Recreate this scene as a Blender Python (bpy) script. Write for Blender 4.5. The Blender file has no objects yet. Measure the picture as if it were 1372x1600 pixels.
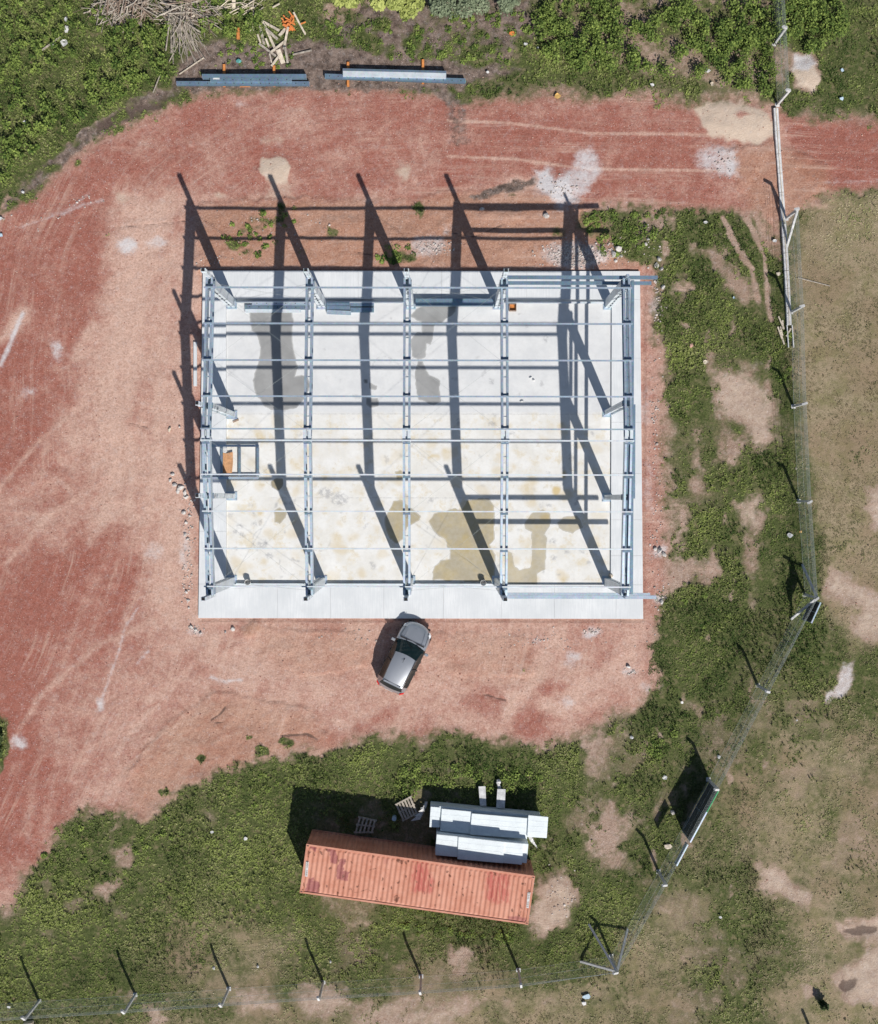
import bpy, bmesh, math, random
import numpy as np
from mathutils import Matrix, Vector, Euler
random.seed(7); rng=np.random.default_rng(11)
S=bpy.context.scene; C=S.collection
# ---------------------------------------------------------------- camera
F=1720.0; CAMH=60.0
PITCH,ROLL,YAW=-.0121,.0007,.0018
Rx=Matrix.Rotation(PITCH,3,'X');Ry=Matrix.Rotation(ROLL,3,'Y');Rz=Matrix.Rotation(YAW,3,'Z')
RM=Rz@Ry@Rx
cd=bpy.data.cameras.new('camera');cam=bpy.data.objects.new('camera',cd);C.objects.link(cam)
cam.matrix_world=Matrix.Translation((0,0,CAMH))@RM.to_4x4()
cd.sensor_fit='VERTICAL';cd.sensor_height=24;cd.lens=F/1600*24;cd.clip_end=3000;S.camera=cam
# ---------------------------------------------------------------- sky and sun
KX,KY=-.395,.922                                   # shadow shift per metre of height
el=math.atan2(1,math.hypot(KX,KY));az=math.atan2(-KX,-KY)
w=bpy.data.worlds.new('World');S.world=w;w.use_nodes=True;nt=w.node_tree
sky=nt.nodes.new('ShaderNodeTexSky');sky.sky_type='NISHITA';sky.sun_disc=False;sky.sun_elevation=el;sky.sun_rotation=az
sky.air_density=1.0;sky.dust_density=.8
bg=nt.nodes['Background'];nt.links.new(sky.outputs[0],bg.inputs[0]);bg.inputs[1].default_value=.068
sl=bpy.data.lights.new('sun','SUN');sl.energy=4.6;sl.angle=math.radians(.6);sl.color=(1,.955,.9)
so=bpy.data.objects.new('sun',sl);C.objects.link(so);so.location=(20,-40,60)
so.rotation_euler=Vector((KX,KY,-1)).to_track_quat('-Z','Y').to_euler()
S.view_settings.view_transform='Standard';S.view_settings.look='None';S.view_settings.exposure=.07
S.render.resolution_x=878;S.render.resolution_y=1024
# ---------------------------------------------------------------- pixel -> world
RN=np.array(RM)
def GA(px,py,z=0.):
    px=np.asarray(px,float);py=np.asarray(py,float)
    d=np.stack([(px-686)/F,-(py-800)/F,-np.ones_like(px)],-1)@RN.T
    t=(z-CAMH)/d[...,2]
    return d[...,0]*t,d[...,1]*t
def G(px,py,z=0.):
    x,y=GA(px,py,z);return Vector((float(x),float(y),z))
def GP(pts,z=0.): return [G(a,b,z) for a,b in pts]
def zt(ox,oy,s,pts): return [(ox+a*s,oy+b*s) for a,b in pts]
# ---------------------------------------------------------------- materials
class NT:
    def __init__(s,name):
        s.m=bpy.data.materials.new(name);s.m.use_nodes=True;s.t=s.m.node_tree
        s.b=s.t.nodes['Principled BSDF'];g=s.t.nodes.new('ShaderNodeNewGeometry');s.pos=g.outputs['Position']
    def L(s,a,b): s.t.links.new(a,b)
    def noise(s,scale,detail=4,rough=.6,vec=None,dist=0):
        n=s.t.nodes.new('ShaderNodeTexNoise');n.inputs['Scale'].default_value=scale;n.inputs['Detail'].default_value=detail
        n.inputs['Roughness'].default_value=rough;n.inputs['Distortion'].default_value=dist;s.L(vec or s.pos,n.inputs['Vector']);return n.outputs['Fac']
    def vor(s,scale,out='Distance',vec=None):
        n=s.t.nodes.new('ShaderNodeTexVoronoi');n.inputs['Scale'].default_value=scale;s.L(vec or s.pos,n.inputs['Vector']);return n.outputs[out]
    def mapv(s,scale,rot=0,src=None):
        n=s.t.nodes.new('ShaderNodeMapping');n.inputs['Scale'].default_value=scale;n.inputs['Rotation'].default_value=(0,0,rot)
        s.L(src or s.pos,n.inputs['Vector']);return n.outputs[0]
    def attr(s,name,out='Fac'):
        n=s.t.nodes.new('ShaderNodeAttribute');n.attribute_name=name;return n.outputs[out]
    def math(s,op,a,b=0.,clamp=False):
        n=s.t.nodes.new('ShaderNodeMath');n.operation=op;n.use_clamp=clamp
        for i,v in enumerate((a,b)):
            if isinstance(v,(int,float)): n.inputs[i].default_value=v
            else: s.L(v,n.inputs[i])
        return n.outputs[0]
    def ramp(s,v,a,b,lo=0.,hi=1.):
        n=s.t.nodes.new('ShaderNodeMapRange');n.inputs[1].default_value=a;n.inputs[2].default_value=b
        n.inputs[3].default_value=lo;n.inputs[4].default_value=hi;n.interpolation_type='SMOOTHSTEP';s.L(v,n.inputs[0]);return n.outputs[0]
    def mix(s,f,a,b,mode='MIX'):
        n=s.t.nodes.new('ShaderNodeMix');n.data_type='RGBA';n.blend_type=mode
        for i,v in ((0,f),(6,a),(7,b)):
            if isinstance(v,(int,float)): n.inputs[i].default_value=v
            elif isinstance(v,tuple): n.inputs[i].default_value=(*v[:3],1)
            else: s.L(v,n.inputs[i])
        return n.outputs[2]
    def edge(s,a,n,amp=.8,w=.08):      # noisy threshold of an attribute
        v=s.math('ADD',a,s.math('MULTIPLY',s.math('SUBTRACT',n,.5),amp));return s.ramp(v,.5-w,.5+w)
    def bump(s,h,st=.5,d=.02):
        n=s.t.nodes.new('ShaderNodeBump');n.inputs['Strength'].default_value=st;n.inputs['Distance'].default_value=d
        s.L(h,n.inputs['Height']);s.L(n.outputs[0],s.b.inputs['Normal'])
    def col(s,c):
        if isinstance(c,tuple): s.b.inputs['Base Color'].default_value=(*c,1)
        else: s.L(c,s.b.inputs['Base Color'])
    def set(s,rough=.8,metal=0.,spec=.3,**k):
        s.b.inputs['Roughness'].default_value=rough;s.b.inputs['Metallic'].default_value=metal;s.b.inputs['Specular IOR Level'].default_value=spec
        for a,v in k.items(): s.b.inputs[a].default_value=v
        return s.m
def simple(name,c,rough=.7,metal=0.,spec=.3,var=.12,scale=3.,bump=0.):
    n=NT(name);f=n.noise(scale,5,.65);f2=n.noise(scale*9,3,.6)
    lo=tuple(max(0,x*(1-var*1.6)) for x in c);hi=tuple(min(1,x*(1+var)) for x in c)
    n.col(n.mix(n.ramp(n.math('ADD',n.math('MULTIPLY',f,.6),n.math('MULTIPLY',f2,.4)),.35,.65),lo,hi))
    if bump: n.bump(f2,bump,.01)
    return n.set(rough,metal,spec)
M={}
def steel(name,c,rough,metal):
    n=NT(name);f=n.noise(1.3,5,.7);f2=n.vor(14,'Color')
    a=n.mix(n.ramp(f,.3,.7),tuple(x*.8 for x in c),c);b=n.mix(.12,a,f2,'OVERLAY');n.col(b)
    st=n.ramp(n.noise(5,4,.7),.62,.72,0,.35);n.col(n.mix(st,b,(.30,.29,.26)))
    return n.set(rough,metal,.5)
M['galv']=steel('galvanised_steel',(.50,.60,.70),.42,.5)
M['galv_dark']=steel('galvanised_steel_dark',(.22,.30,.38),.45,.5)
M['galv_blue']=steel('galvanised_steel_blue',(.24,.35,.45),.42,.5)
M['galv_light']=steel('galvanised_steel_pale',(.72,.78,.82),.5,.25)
M['black']=simple('black_rubber_and_shade',(.018,.018,.02),.6)
M['stencil']=simple('stencil_paint',(.05,.055,.06),.8)
M['post']=simple('weathered_white_concrete',(.60,.60,.60),.85,var=.18,scale=5,bump=.3)
M['wire']=simple('galvanised_wire',(.42,.46,.44),.6,.3)
M['wood_grey']=simple('weathered_timber',(.42,.37,.31),.85,var=.3,scale=6,bump=.3)
M['wood_pale']=simple('pale_timber',(.62,.54,.43),.8,var=.25,scale=6,bump=.3)
M['wood_brown']=simple('dead_wood',(.30,.22,.17),.9,var=.35,scale=5)
M['wood_orange']=simple('fresh_orange_timber',(.62,.24,.07),.75,var=.2,scale=6)
M['ply']=simple('plywood_sheet',(.56,.30,.15),.75,var=.22,scale=5)
M['white_panel']=simple('white_coated_panel',(.72,.78,.80),.45,spec=.45,var=.06,scale=2)
M['foam']=simple('panel_foam',(.62,.60,.50),.9)
M['litter']=simple('white_plastic',(.62,.62,.61),.6,var=.15,scale=8)
M['blue_lit']=simple('blue_plastic',(.42,.54,.62),.5,var=.15,scale=8)
M['rose']=simple('pink_stone',(.50,.30,.24),.9)
M['card']=simple('ochre_board',(.58,.36,.12),.8)
M['orange']=simple('orange_plastic',(.72,.24,.07),.6,var=.15,scale=8)
M['teal']=simple('teal_plastic',(.10,.32,.30),.5)
M['stone']=simple('limestone',(.54,.51,.48),.9,var=.25,scale=4,bump=.5)
M['board']=simple('dark_painted_board',(.035,.04,.045),.55,var=.2)
M['board_blue']=simple('blue_painted_board',(.05,.16,.28),.5,var=.2)
M['green']=simple('green_paint',(.05,.35,.12),.6)
M['castings']=simple('container_castings',(.10,.05,.04),.8)
M['red_lens']=simple('red_lens',(.65,.02,.02),.2,spec=.6,var=.05)
M['lamp']=simple('clear_lens',(.75,.78,.80),.1,spec=.8,var=.05)
n=NT('car_paint');f=n.noise(2,3);n.col(n.mix(f,(.37,.39,.42),(.43,.45,.48)));n.set(.36,.6,.5);n.b.inputs['Coat Weight'].default_value=.7;n.b.inputs['Coat Roughness'].default_value=.08;M['paint']=n.m
n=NT('car_glass');n.col((.008,.02,.022));n.set(.08,0,.25);M['glass']=n.m
M['plastic']=simple('dark_trim',(.03,.03,.033),.5)
M['rim']=simple('alloy_rim',(.55,.56,.58),.3,.8)
# ---------------------------------------------------------------- mesh helpers
def tag(o,label=None,cat=None,group=None,kind=None):
    if label:o['label']=label
    if cat:o['category']=cat
    if group:o['group']=group
    if kind or cat:o['kind']=kind or 'thing'
    return o
def empty(name,loc,rz=0.):
    o=bpy.data.objects.new(name,None);C.objects.link(o);o.location=loc;o.rotation_euler=(0,0,rz);o.empty_display_size=.3;return o
def rootof(p):
    while p.parent: p=p.parent
    return p
class MB:
    def __init__(s): s.v=[];s.f=[]
    def add(s,vs,fs):
        k=len(s.v);s.v+=[tuple(v) for v in vs];s.f+=[tuple(i+k for i in f) for f in fs];return s
    def box(s,c,sx,sy,sz,rz=0.,rot=None):
        R=rot or Matrix.Rotation(rz,3,'Z');c=Vector(c)
        vs=[c+R@Vector((a*sx/2,b*sy/2,d*sz/2)) for d in(-1,1) for b in(-1,1) for a in(-1,1)]
        return s.add(vs,[(0,2,3,1),(4,5,7,6),(0,1,5,4),(2,6,7,3),(0,4,6,2),(1,3,7,5)])
    def prof(s,p0,p1,prof,up=(0,0,1)):     # closed 2-D profile (side,up) swept p0->p1
        p0=Vector(p0);p1=Vector(p1);d=(p1-p0).normalized();up=Vector(up);sd=d.cross(up)
        if sd.length<1e-4: sd=d.cross(Vector((0,1,0)))
        sd.normalize();u=sd.cross(d).normalized();n=len(prof)
        vs=[p0+sd*a+u*b for a,b in prof]+[p1+sd*a+u*b for a,b in prof]
        return s.add(vs,[(i,(i+1)%n,n+(i+1)%n,n+i) for i in range(n)]+[tuple(range(n-1,-1,-1)),tuple(range(n,2*n))])
    def bar(s,p0,p1,wd,h,up=(0,0,1)):
        return s.prof(p0,p1,[(-wd/2,-h/2),(wd/2,-h/2),(wd/2,h/2),(-wd/2,h/2)],up)
    def rod(s,p0,p1,r,n=5):
        return s.prof(p0,p1,[(r*math.cos(6.2832*i/n),r*math.sin(6.2832*i/n)) for i in range(n)],(.01,.02,1))
    def chan(s,p0,p1,wd,h,t=.012,side=1,up=(0,0,1),lip=0):
        # C section: web on one side, flanges top and bottom
        a=side;w2=wd/2;h2=h/2
        pr=[(-a*w2,-h2),(a*w2,-h2),(a*w2,-h2+t),(-a*(w2-t),-h2+t),(-a*(w2-t),h2-t),(a*w2,h2-t),(a*w2,h2),(-a*w2,h2)]
        if lip: pr=[(-a*w2,-h2),(a*w2,-h2),(a*w2,-h2+lip),(a*(w2-t),-h2+lip),(a*(w2-t),-h2+t),(-a*(w2-t),-h2+t),(-a*(w2-t),h2-t),(a*(w2-t),h2-t),(a*(w2-t),h2-lip),(a*w2,h2-lip),(a*w2,h2),(-a*w2,h2)]
        if a<0: pr=pr[::-1]
        return s.prof(p0,p1,pr,up)
    def prism(s,top,th,bot=None):          # polygon of Vectors at the top, extruded down
        n=len(top);b=bot or [Vector((p[0],p[1],p[2]-th)) for p in top]
        return s.add(list(top)+list(b),[tuple(range(n)),tuple(range(2*n-1,n-1,-1))]+[(i,n+i,n+(i+1)%n,(i+1)%n) for i in range(n)])
    def rock(s,c,r,seed=None):
        R=random.Random(seed);bm=bmesh.new();bmesh.ops.create_icosphere(bm,subdivisions=1,radius=1)
        sx,sy,sz=r*R.uniform(.7,1.3),r*R.uniform(.6,1.1),r*R.uniform(.4,.7);q=Euler((R.random(),R.random(),R.random()*6)).to_matrix()
        vs=[q@Vector((v.co.x*sx,v.co.y*sy,v.co.z*sz))*R.uniform(.78,1.15)+Vector(c) for v in bm.verts]
        fs=[tuple(x.index for x in f.verts) for f in bm.faces];bm.free();return s.add(vs,fs)
    def build(s,name,mat,parent=None,local=False,smooth=False,bevel=0.):
        me=bpy.data.meshes.new(name);off=Vector((0,0,0))
        if parent is not None and not local: off=rootof(parent).location
        me.from_pydata([(v[0]-off[0],v[1]-off[1],v[2]-off[2]) for v in s.v],[],s.f)
        bm=bmesh.new();bm.from_mesh(me);bmesh.ops.recalc_face_normals(bm,faces=bm.faces)
        if bevel: bmesh.ops.bevel(bm,geom=bm.edges[:],offset=bevel,segments=1,affect='EDGES')
        bm.to_mesh(me);bm.free()
        if smooth: me.polygons.foreach_set('use_smooth',[True]*len(me.polygons))
        me.materials.append(M[mat] if isinstance(mat,str) else mat)
        o=bpy.data.objects.new(name,me);C.objects.link(o)
        if parent is not None:o.parent=parent
        return o
def npmesh(name,V,Fa,mat,attrs={},parent=None,smooth=False):
    V=np.asarray(V,np.float32);Fa=np.asarray(Fa,np.int32);k=Fa.shape[1];me=bpy.data.meshes.new(name)
    me.vertices.add(len(V));me.vertices.foreach_set('co',V.ravel());me.loops.add(Fa.size);me.loops.foreach_set('vertex_index',Fa.ravel())
    me.polygons.add(len(Fa));me.polygons.foreach_set('loop_start',np.arange(0,Fa.size,k,dtype=np.int32))
    me.update(calc_edges=True)
    if smooth: me.polygons.foreach_set('use_smooth',np.ones(len(Fa),bool))
    for a,d in attrs.items():
        at=me.attributes.new(a,'FLOAT','POINT');at.data.foreach_set('value',np.asarray(d,np.float32).ravel())
    me.materials.append(mat);o=bpy.data.objects.new(name,me);C.objects.link(o)
    if parent is not None:o.parent=parent
    return o
def place_local(o,root):   # mesh in world coordinates -> child of an Empty
    o.data.transform(Matrix.Translation(-root.location));o.parent=root
# ---------------------------------------------------------------- painter (soft polygons and strokes on a point grid)
def vnoise(x,y,sc,seed):
    r=np.random.default_rng(seed);T=r.random((256,256));u=x*sc+1000;v=y*sc+1000;i=np.floor(u).astype(int);j=np.floor(v).astype(int);fu=u-i;fv=v-j
    fu=fu*fu*(3-2*fu);fv=fv*fv*(3-2*fv);a=T[i%256,j%256];b=T[(i+1)%256,j%256];c=T[i%256,(j+1)%256];d=T[(i+1)%256,(j+1)%256]
    return (a*(1-fu)+b*fu)*(1-fv)+(c*(1-fu)+d*fu)*fv
class Paint:
    def __init__(s,X,Y,chs,warp=0.,ws=1.):
        s.X0=X.ravel();s.Y0=Y.ravel();s.X=s.X0;s.Y=s.Y0
        if warp:
            s.X=s.X0+warp*sum(2**-k*(vnoise(s.X0,s.Y0,ws*2**k,70+k)-.5)*2 for k in range(4))
            s.Y=s.Y0+warp*sum(2**-k*(vnoise(s.X0,s.Y0,ws*2**k,80+k)-.5)*2 for k in range(4))
        s.c={k:np.zeros(s.X.size,np.float32) for k in chs}
    def _segd(s,x,y,P,closed):
        d=np.full(x.size,1e9);n=len(P)
        for i in range(n if closed else n-1):
            ax,ay=P[i];bx,by=P[(i+1)%n];dx,dy=bx-ax,by-ay;L=dx*dx+dy*dy+1e-12
            t=np.clip(((x-ax)*dx+(y-ay)*dy)/L,0,1);d=np.minimum(d,np.hypot(x-ax-t*dx,y-ay-t*dy))
        return d
    def _px(s,pts,z):
        a=np.array(pts,float);x,y=GA(a[:,0],a[:,1],z);return list(zip(x,y))
    def poly(s,ch,pts,val=1.,soft=.3,z=0.):
        P=s._px(pts,z);xs=[p[0] for p in P];ys=[p[1] for p in P]
        idx=np.nonzero((s.X>min(xs)-soft)&(s.X<max(xs)+soft)&(s.Y>min(ys)-soft)&(s.Y<max(ys)+soft))[0]
        x,y=s.X[idx],s.Y[idx];ins=np.zeros(x.size,bool);n=len(P)
        for i in range(n):
            ax,ay=P[i];bx,by=P[(i+1)%n]
            if ay==by: continue
            c=((ay>y)!=(by>y))&(x<(bx-ax)*(y-ay)/(by-ay)+ax);ins^=c
        d=s._segd(x,y,P,True);sd=np.where(ins,d,-d);f=np.clip((sd/soft+1)/2,0,1);f=f*f*(3-2*f)
        for c in (ch if isinstance(ch,(list,tuple)) else [ch]): s.c[c][idx]=s.c[c][idx]*(1-f)+val*f
    def stroke(s,ch,pts,wpx,val=1.,soft=.15,z=0.):
        P=s._px(pts,z);wd=wpx/28.7/2;xs=[p[0] for p in P];ys=[p[1] for p in P];m=wd+soft
        idx=np.nonzero((s.X0>min(xs)-m)&(s.X0<max(xs)+m)&(s.Y0>min(ys)-m)&(s.Y0<max(ys)+m))[0]
        d=s._segd(s.X0[idx],s.Y0[idx],P,False);f=np.clip(((wd-d)/soft+1)/2,0,1);f=f*f*(3-2*f)
        s.c[ch][idx]=s.c[ch][idx]*(1-f)+val*f
    def blob(s,ch,cx,cy,rx,ry,val=1.,soft=.4,rot=0.,z=0.):
        c,q=math.cos(rot),math.sin(rot)
        s.poly(ch,[(cx+rx*math.cos(t)*c-ry*math.sin(t)*q,cy+rx*math.cos(t)*q+ry*math.sin(t)*c) for t in [i*.5236 for i in range(12)]],val,soft,z)
#@@GROUND
# ---------------------------------------------------------------- ground sheet
NX,NY=590,690
fx=np.linspace(-26.5,26.5,NX);fy=np.linspace(-31,30.5,NY)
ext=np.array([2,5,10,18,30,50,85,140,230,400,700.])
ax_=np.concatenate([fx[0]-ext[::-1],fx,fx[-1]+ext]);ay_=np.concatenate([fy[0]-ext[::-1],fy,fy[-1]+ext])
GX,GY=np.meshgrid(ax_,ay_)
chs=['field','grass','dry','red','brown','sand','white','orange','lush','moundz','dark']
g=Paint(GX,GY,chs,.15,1.5)
g.c['grass'][:]=1;g.c['red'][:]=.45
# --- red dirt yard and road
dirt=[(-400,352),(0,335),(45,308),(70,292),(110,250),(160,215),(195,195),(262,166),(300,150),(360,140),(480,136),(560,136),(640,140),(700,150),(735,158),(800,150),(850,146),(900,152),(960,150),(1005,150),(1060,158),(1085,160),(1150,155),(1212,162),(1232,178),(1290,188),(1330,186),(1372,192),(1800,195),(1800,298),(1372,296),(1330,302),(1300,306),(1262,330),(1240,345),(1222,350),(1215,400),(1200,360),(1185,335),(1120,330),(1050,328),(990,324),(945,322),(940,345),(965,372),(975,400),(1030,412),(1025,450),(1018,520),(1040,560),(1035,640),(1038,740),(1040,850),(1040,905),(1026,985),(1022,1010),(1028,1060),(1030,1080),(1000,1090),(1000,1110),(960,1112),(935,1128),(900,1148),(868,1160),(830,1165),(800,1155),(760,1158),(700,1145),(665,1150),(640,1150),(600,1148),(560,1152),(530,1168),(500,1182),(470,1172),(440,1182),(400,1182),(385,1200),(330,1208),(290,1232),(262,1248),(225,1285),(205,1275),(190,1272),(140,1262),(125,1275),(95,1295),(80,1330),(60,1355),(35,1370),(25,1405),(0,1420),(-400,1450)]
g.poly('grass',dirt,0,1.0);g.c['field'][:]=1;g.poly('field',dirt,0,.7)
g.poly('grass',[(-400,1105),(0,1112),(12,1128),(10,1170),(0,1210),(-400,1230)],1,.25)
# redness
g.poly('red',[(-400,360),(60,290),(180,205),(300,150),(480,140),(680,145),(900,150),(1080,160),(1160,230),(1120,300),(960,315),(820,290),(560,300),(430,300),(300,310),(190,360),(150,480),(60,600),(-400,720)],.86,2.2)
g.poly('red',[(200,200),(420,150),(700,150),(760,200),(720,290),(480,300),(300,300),(220,260)],.7,1.6)
g.poly('red',[(-400,480),(90,500),(140,560),(80,700),(50,760),(-400,800)],.85,1.5)
g.poly('red',[(-400,900),(60,870),(150,850),(230,860),(200,950),(120,1040),(60,1120),(-400,1150)],1.,2.2)
g.poly('red',[(-400,1130),(30,1120),(90,1160),(110,1250),(60,1340),(-400,1430)],1.,1.6)
g.poly('red',[(1225,180),(1800,190),(1800,300),(1290,300),(1250,260)],1.15,.8)
g.poly('red',[(180,300),(300,300),(300,430),(300,700),(300,960),(230,960),(230,820),(170,760),(130,700),(150,560),(170,420)],.08,1.8)
g.poly('red',[(300,960),(380,975),(560,985),(760,985),(1010,985),(1010,1090),(860,1140),(640,1135),(470,1120),(330,1060)],.32,1.2)
g.poly('red',[(1002,430),(1040,430),(1040,960),(1003,960)],.5,.5)
g.poly('red',[(820,1095),(860,1100),(860,1150),(800,1150)],.8,.7)
g.poly('red',[(720,1070),(800,1080),(790,1120),(700,1110)],.6,.6)
g.poly('red',[(1035,300),(1110,300),(1190,320),(1060,330)],.85,.6)
g.blob('red',175,910,55,22,.95,.9,-.6);g.blob('red',180,960,30,20,.95,.7);g.blob('red',175,840,28,12,.9,.6,-.5)
g.blob('red',115,980,90,60,.85,1.5,-.5)
for _ in range(95):
    x=rng.uniform(0,1000);y=rng.uniform(140,1400);r=rng.uniform(5,26)
    g.blob('red',x,y,r*rng.uniform(1,3),r*.55,float(np.clip(rng.normal(.45,.3),0,1)),.5,rng.uniform(-1.2,.3))
# pale wheel tracks through the yard
def track(ch,pts,wd,val,soft=.2,gap=0):
    g.stroke(ch,pts,wd,val,soft)
for o in (0,28,78):
    track('red',[(40+o,1300),(70+o,1150),(110+o,1000),(170+o*.8,860),(215+o*.6,720),(225+o*.5,560),(240+o*.4,420),(300+o*.3,310)],5,.42,.6)
for pts in ([(0,760),(60,690),(120,640),(200,600)],[(10,880),(70,810),(150,760),(230,740)],[(0,1190),(60,1090),(150,1010),(240,970)],[(130,1260),(200,1150),(260,1080),(330,1010)],[(160,1250),(240,1150),(320,1110),(420,1110)],[(330,1000),(400,1010),(500,1030)],[(310,1030),(380,1050),(480,1060)]):
    track('red',pts,5,.22,.3)
for y in (196,252):
    track('red',[(700,y-8),(800,y-4),(920,y+12),(1100,y+14),(1200,y+12)],3.5,.12,.1)
# orange-brown disturbed soil
g.poly('orange',[(310,322),(440,312),(640,318),(700,300),(840,300),(960,340),(1000,395),(1000,422),(312,422)],1,.5)
g.poly('orange',[(1130,240),(1205,225),(1290,260),(1300,310),(1240,345),(1200,345),(1170,330),(1160,300)],.85,.6)
g.poly('orange',[(200,1210),(260,1130),(340,1085),(480,1110),(520,1160),(470,1190),(330,1215),(260,1250),(215,1290)],.75,.9)
g.poly('orange',[(400,975),(560,985),(600,1040),(470,1060),(400,1020)],.5,.8)
g.poly('orange',[(660,985),(820,990),(840,1060),(700,1060)],.45,.8)
g.blob('orange',392,984,16,8,1,.2);
# brown soil along the upper edge
g.poly('brown',[(0,318),(60,260),(110,215),(150,190),(200,155),(262,120),(285,100),(310,128),(280,152),(200,190),(150,215),(80,275),(30,312),(0,330)],.9,.45)
g.poly('brown',[(285,60),(340,40),(420,55),(470,40),(540,30),(640,60),(720,90),(800,95),(860,112),(740,128),(722,140),(640,140),(480,138),(300,142),(270,120)],1,.5)
g.poly('brown',[(560,0),(840,-10),(850,70),(760,105),(620,90),(540,60)],.75,.6)
g.poly('orange',[(560,0),(840,-10),(850,70),(760,105),(620,90),(540,60)],.35,.6)
g.poly('grass',[(285,75),(340,60),(420,70),(470,60),(560,70),(720,100),(830,108),(740,126),(722,140),(480,140),(300,142),(270,128)],.12,.35)
g.poly('grass',[(500,0),(840,-10),(850,70),(800,98),(620,80),(500,60)],.34,.6)
for x,y,r in [(545,25,14),(575,60,16),(600,40,14),(640,68,14),(650,50,10),(700,75,9),(735,80,8),(765,75,9),(715,60,8),(745,55,10),(610,85,9),(520,50,14),(480,15,20),(825,70,18),(470,45,14),(585,80,8)]: g.blob('grass',x,y,r,r*.8,1,.25)
g.poly('grass',[(0,318),(60,265),(110,220),(150,195),(200,160),(262,125),(285,140),(200,190),(150,213),(80,272),(30,310),(0,330)],.28,.4)
g.poly('brown',[(686,155),(735,158),(740,190),(735,235),(705,235),(692,200)],.5,.6)
g.poly('brown',[(640,135),(700,128),(735,160),(700,165)],.8,.25)
for a in ([(650,132),(690,158),(715,200)],[(665,130),(705,160),(728,200)]): g.stroke('dark',a,4,.5,.15)
g.poly('brown',[(730,305),(770,290),(838,275),(838,290),(780,305),(740,312)],.7,.2);g.poly('dark',[(745,300),(800,280),(838,275),(838,284),(790,298)],.5,.2)
# grass patches north of the slab
for x,y,rx,ry in [(415,345,30,9),(395,358,20,7),(440,330,8,10),(520,365,9,8),(655,330,7,14),(650,325,6,6),(630,400,22,8),(600,385,7,5),(470,390,6,5),(365,380,14,9),(385,395,10,6),(925,350,26,22),(1000,350,34,22),(985,385,30,22),(870,362,9,12),(800,305,8,4),(620,405,14,6)]: g.blob('grass',x,y,rx,ry,.8,.25)
for x,y,rx,ry in [(250,1238,6,6),(262,1235,6,6),(313,1182,6,6),(410,1170,10,8),(390,1150,5,4),(450,1160,12,8)]: g.blob('grass',x,y,rx,ry,1,.15)
# right-hand grass strip: bare streaks
for p in ([(1085,385),(1120,378),(1170,440),(1172,470),(1150,455),(1100,410)],[(1115,585),(1160,570),(1200,600),(1210,640),(1200,690),(1180,700),(1160,660),(1125,640)],[(1135,680),(1155,690),(1150,730),(1130,720)],[(1150,780),(1180,765),(1195,800),(1185,830),(1160,825)],[(925,1265),(960,1250),(975,1290),(960,1340),(930,1330),(915,1300)],[(1040,870),(1085,875),(1090,895),(1060,915),(1040,905)],[(1060,790),(1075,800),(1070,850),(1055,850)],[(1090,700),(1100,705),(1098,770),(1086,760)],[(1110,850),(1125,860),(1120,900),(1105,910)],[(180,1325),(205,1318),(205,1350),(185,1378),(178,1350)],[(168,1300),(180,1292),(175,1325),(165,1318)],[(150,1385),(175,1380),(165,1405)],[(845,1375),(880,1360),(905,1400),(880,1440),(840,1465),(830,1440)],[(1055,430),(1075,450),(1068,470)],[(1170,850),(1185,862),(1165,900)],[(1020,340),(1040,345),(1035,370),(1022,365)],[(930,1115),(955,1120),(945,1160),(925,1200),(918,1170)]):
    g.poly('grass',p,.08,.85)
for p in ([(1115,585),(1160,570),(1200,600),(1210,640),(1200,690),(1180,700),(1160,660),(1125,640)],[(845,1375),(880,1360),(905,1400),(880,1440),(840,1465),(830,1440)],[(1150,780),(1180,765),(1195,800),(1185,830),(1160,825)]): g.poly('sand',p,.45,.5)
g.poly('orange',[(1125,335),(1215,345),(1212,520),(1190,520),(1160,420)],.6,.6)
for p in ([(1130,340),(1150,380),(1175,420),(1185,470)],[(1165,335),(1195,400),(1200,470),(1205,500)],[(1180,335),(1200,385)],[(1140,365),(1165,410)]): g.stroke('grass',p,7,.05,.15)
for _ in range(45):
    x=rng.uniform(1015,1225);y=rng.uniform(340,1400)
    g.blob('grass',x,y,rng.uniform(2,7),rng.uniform(6,20),rng.uniform(.2,.6),.25,rng.uniform(-.3,.3))
# brown thin patches in lower grass
g.poly('dry',[(250,1420),(330,1400),(480,1440),(500,1530),(420,1600),(260,1560),(240,1480)],.62,2.6)
g.poly('dry',[(650,1470),(760,1480),(820,1520),(700,1600),(560,1600),(600,1540)],.6,2.2)
g.poly('dry',[(-400,1595),(300,1585),(700,1560),(950,1520),(1060,1380),(1130,1400),(1080,1500),(1040,1660),(-400,1660)],.65,1.6)
for p in ([(360,1545),(420,1545),(430,1580),(370,1590)],[(460,1545),(540,1540),(545,1580),(470,1590)],[(640,1570),(760,1560),(700,1610),(600,1610)],[(705,1480),(750,1490),(740,1520),(700,1510)],[(225,1570),(260,1565),(265,1600),(230,1600)],[(180,1545),(215,1545),(210,1565)],[(560,1575),(640,1560),(620,1600),(560,1605)]): g.poly('grass',p,.2,.8);g.poly('sand',p,.4,.8)
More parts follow.
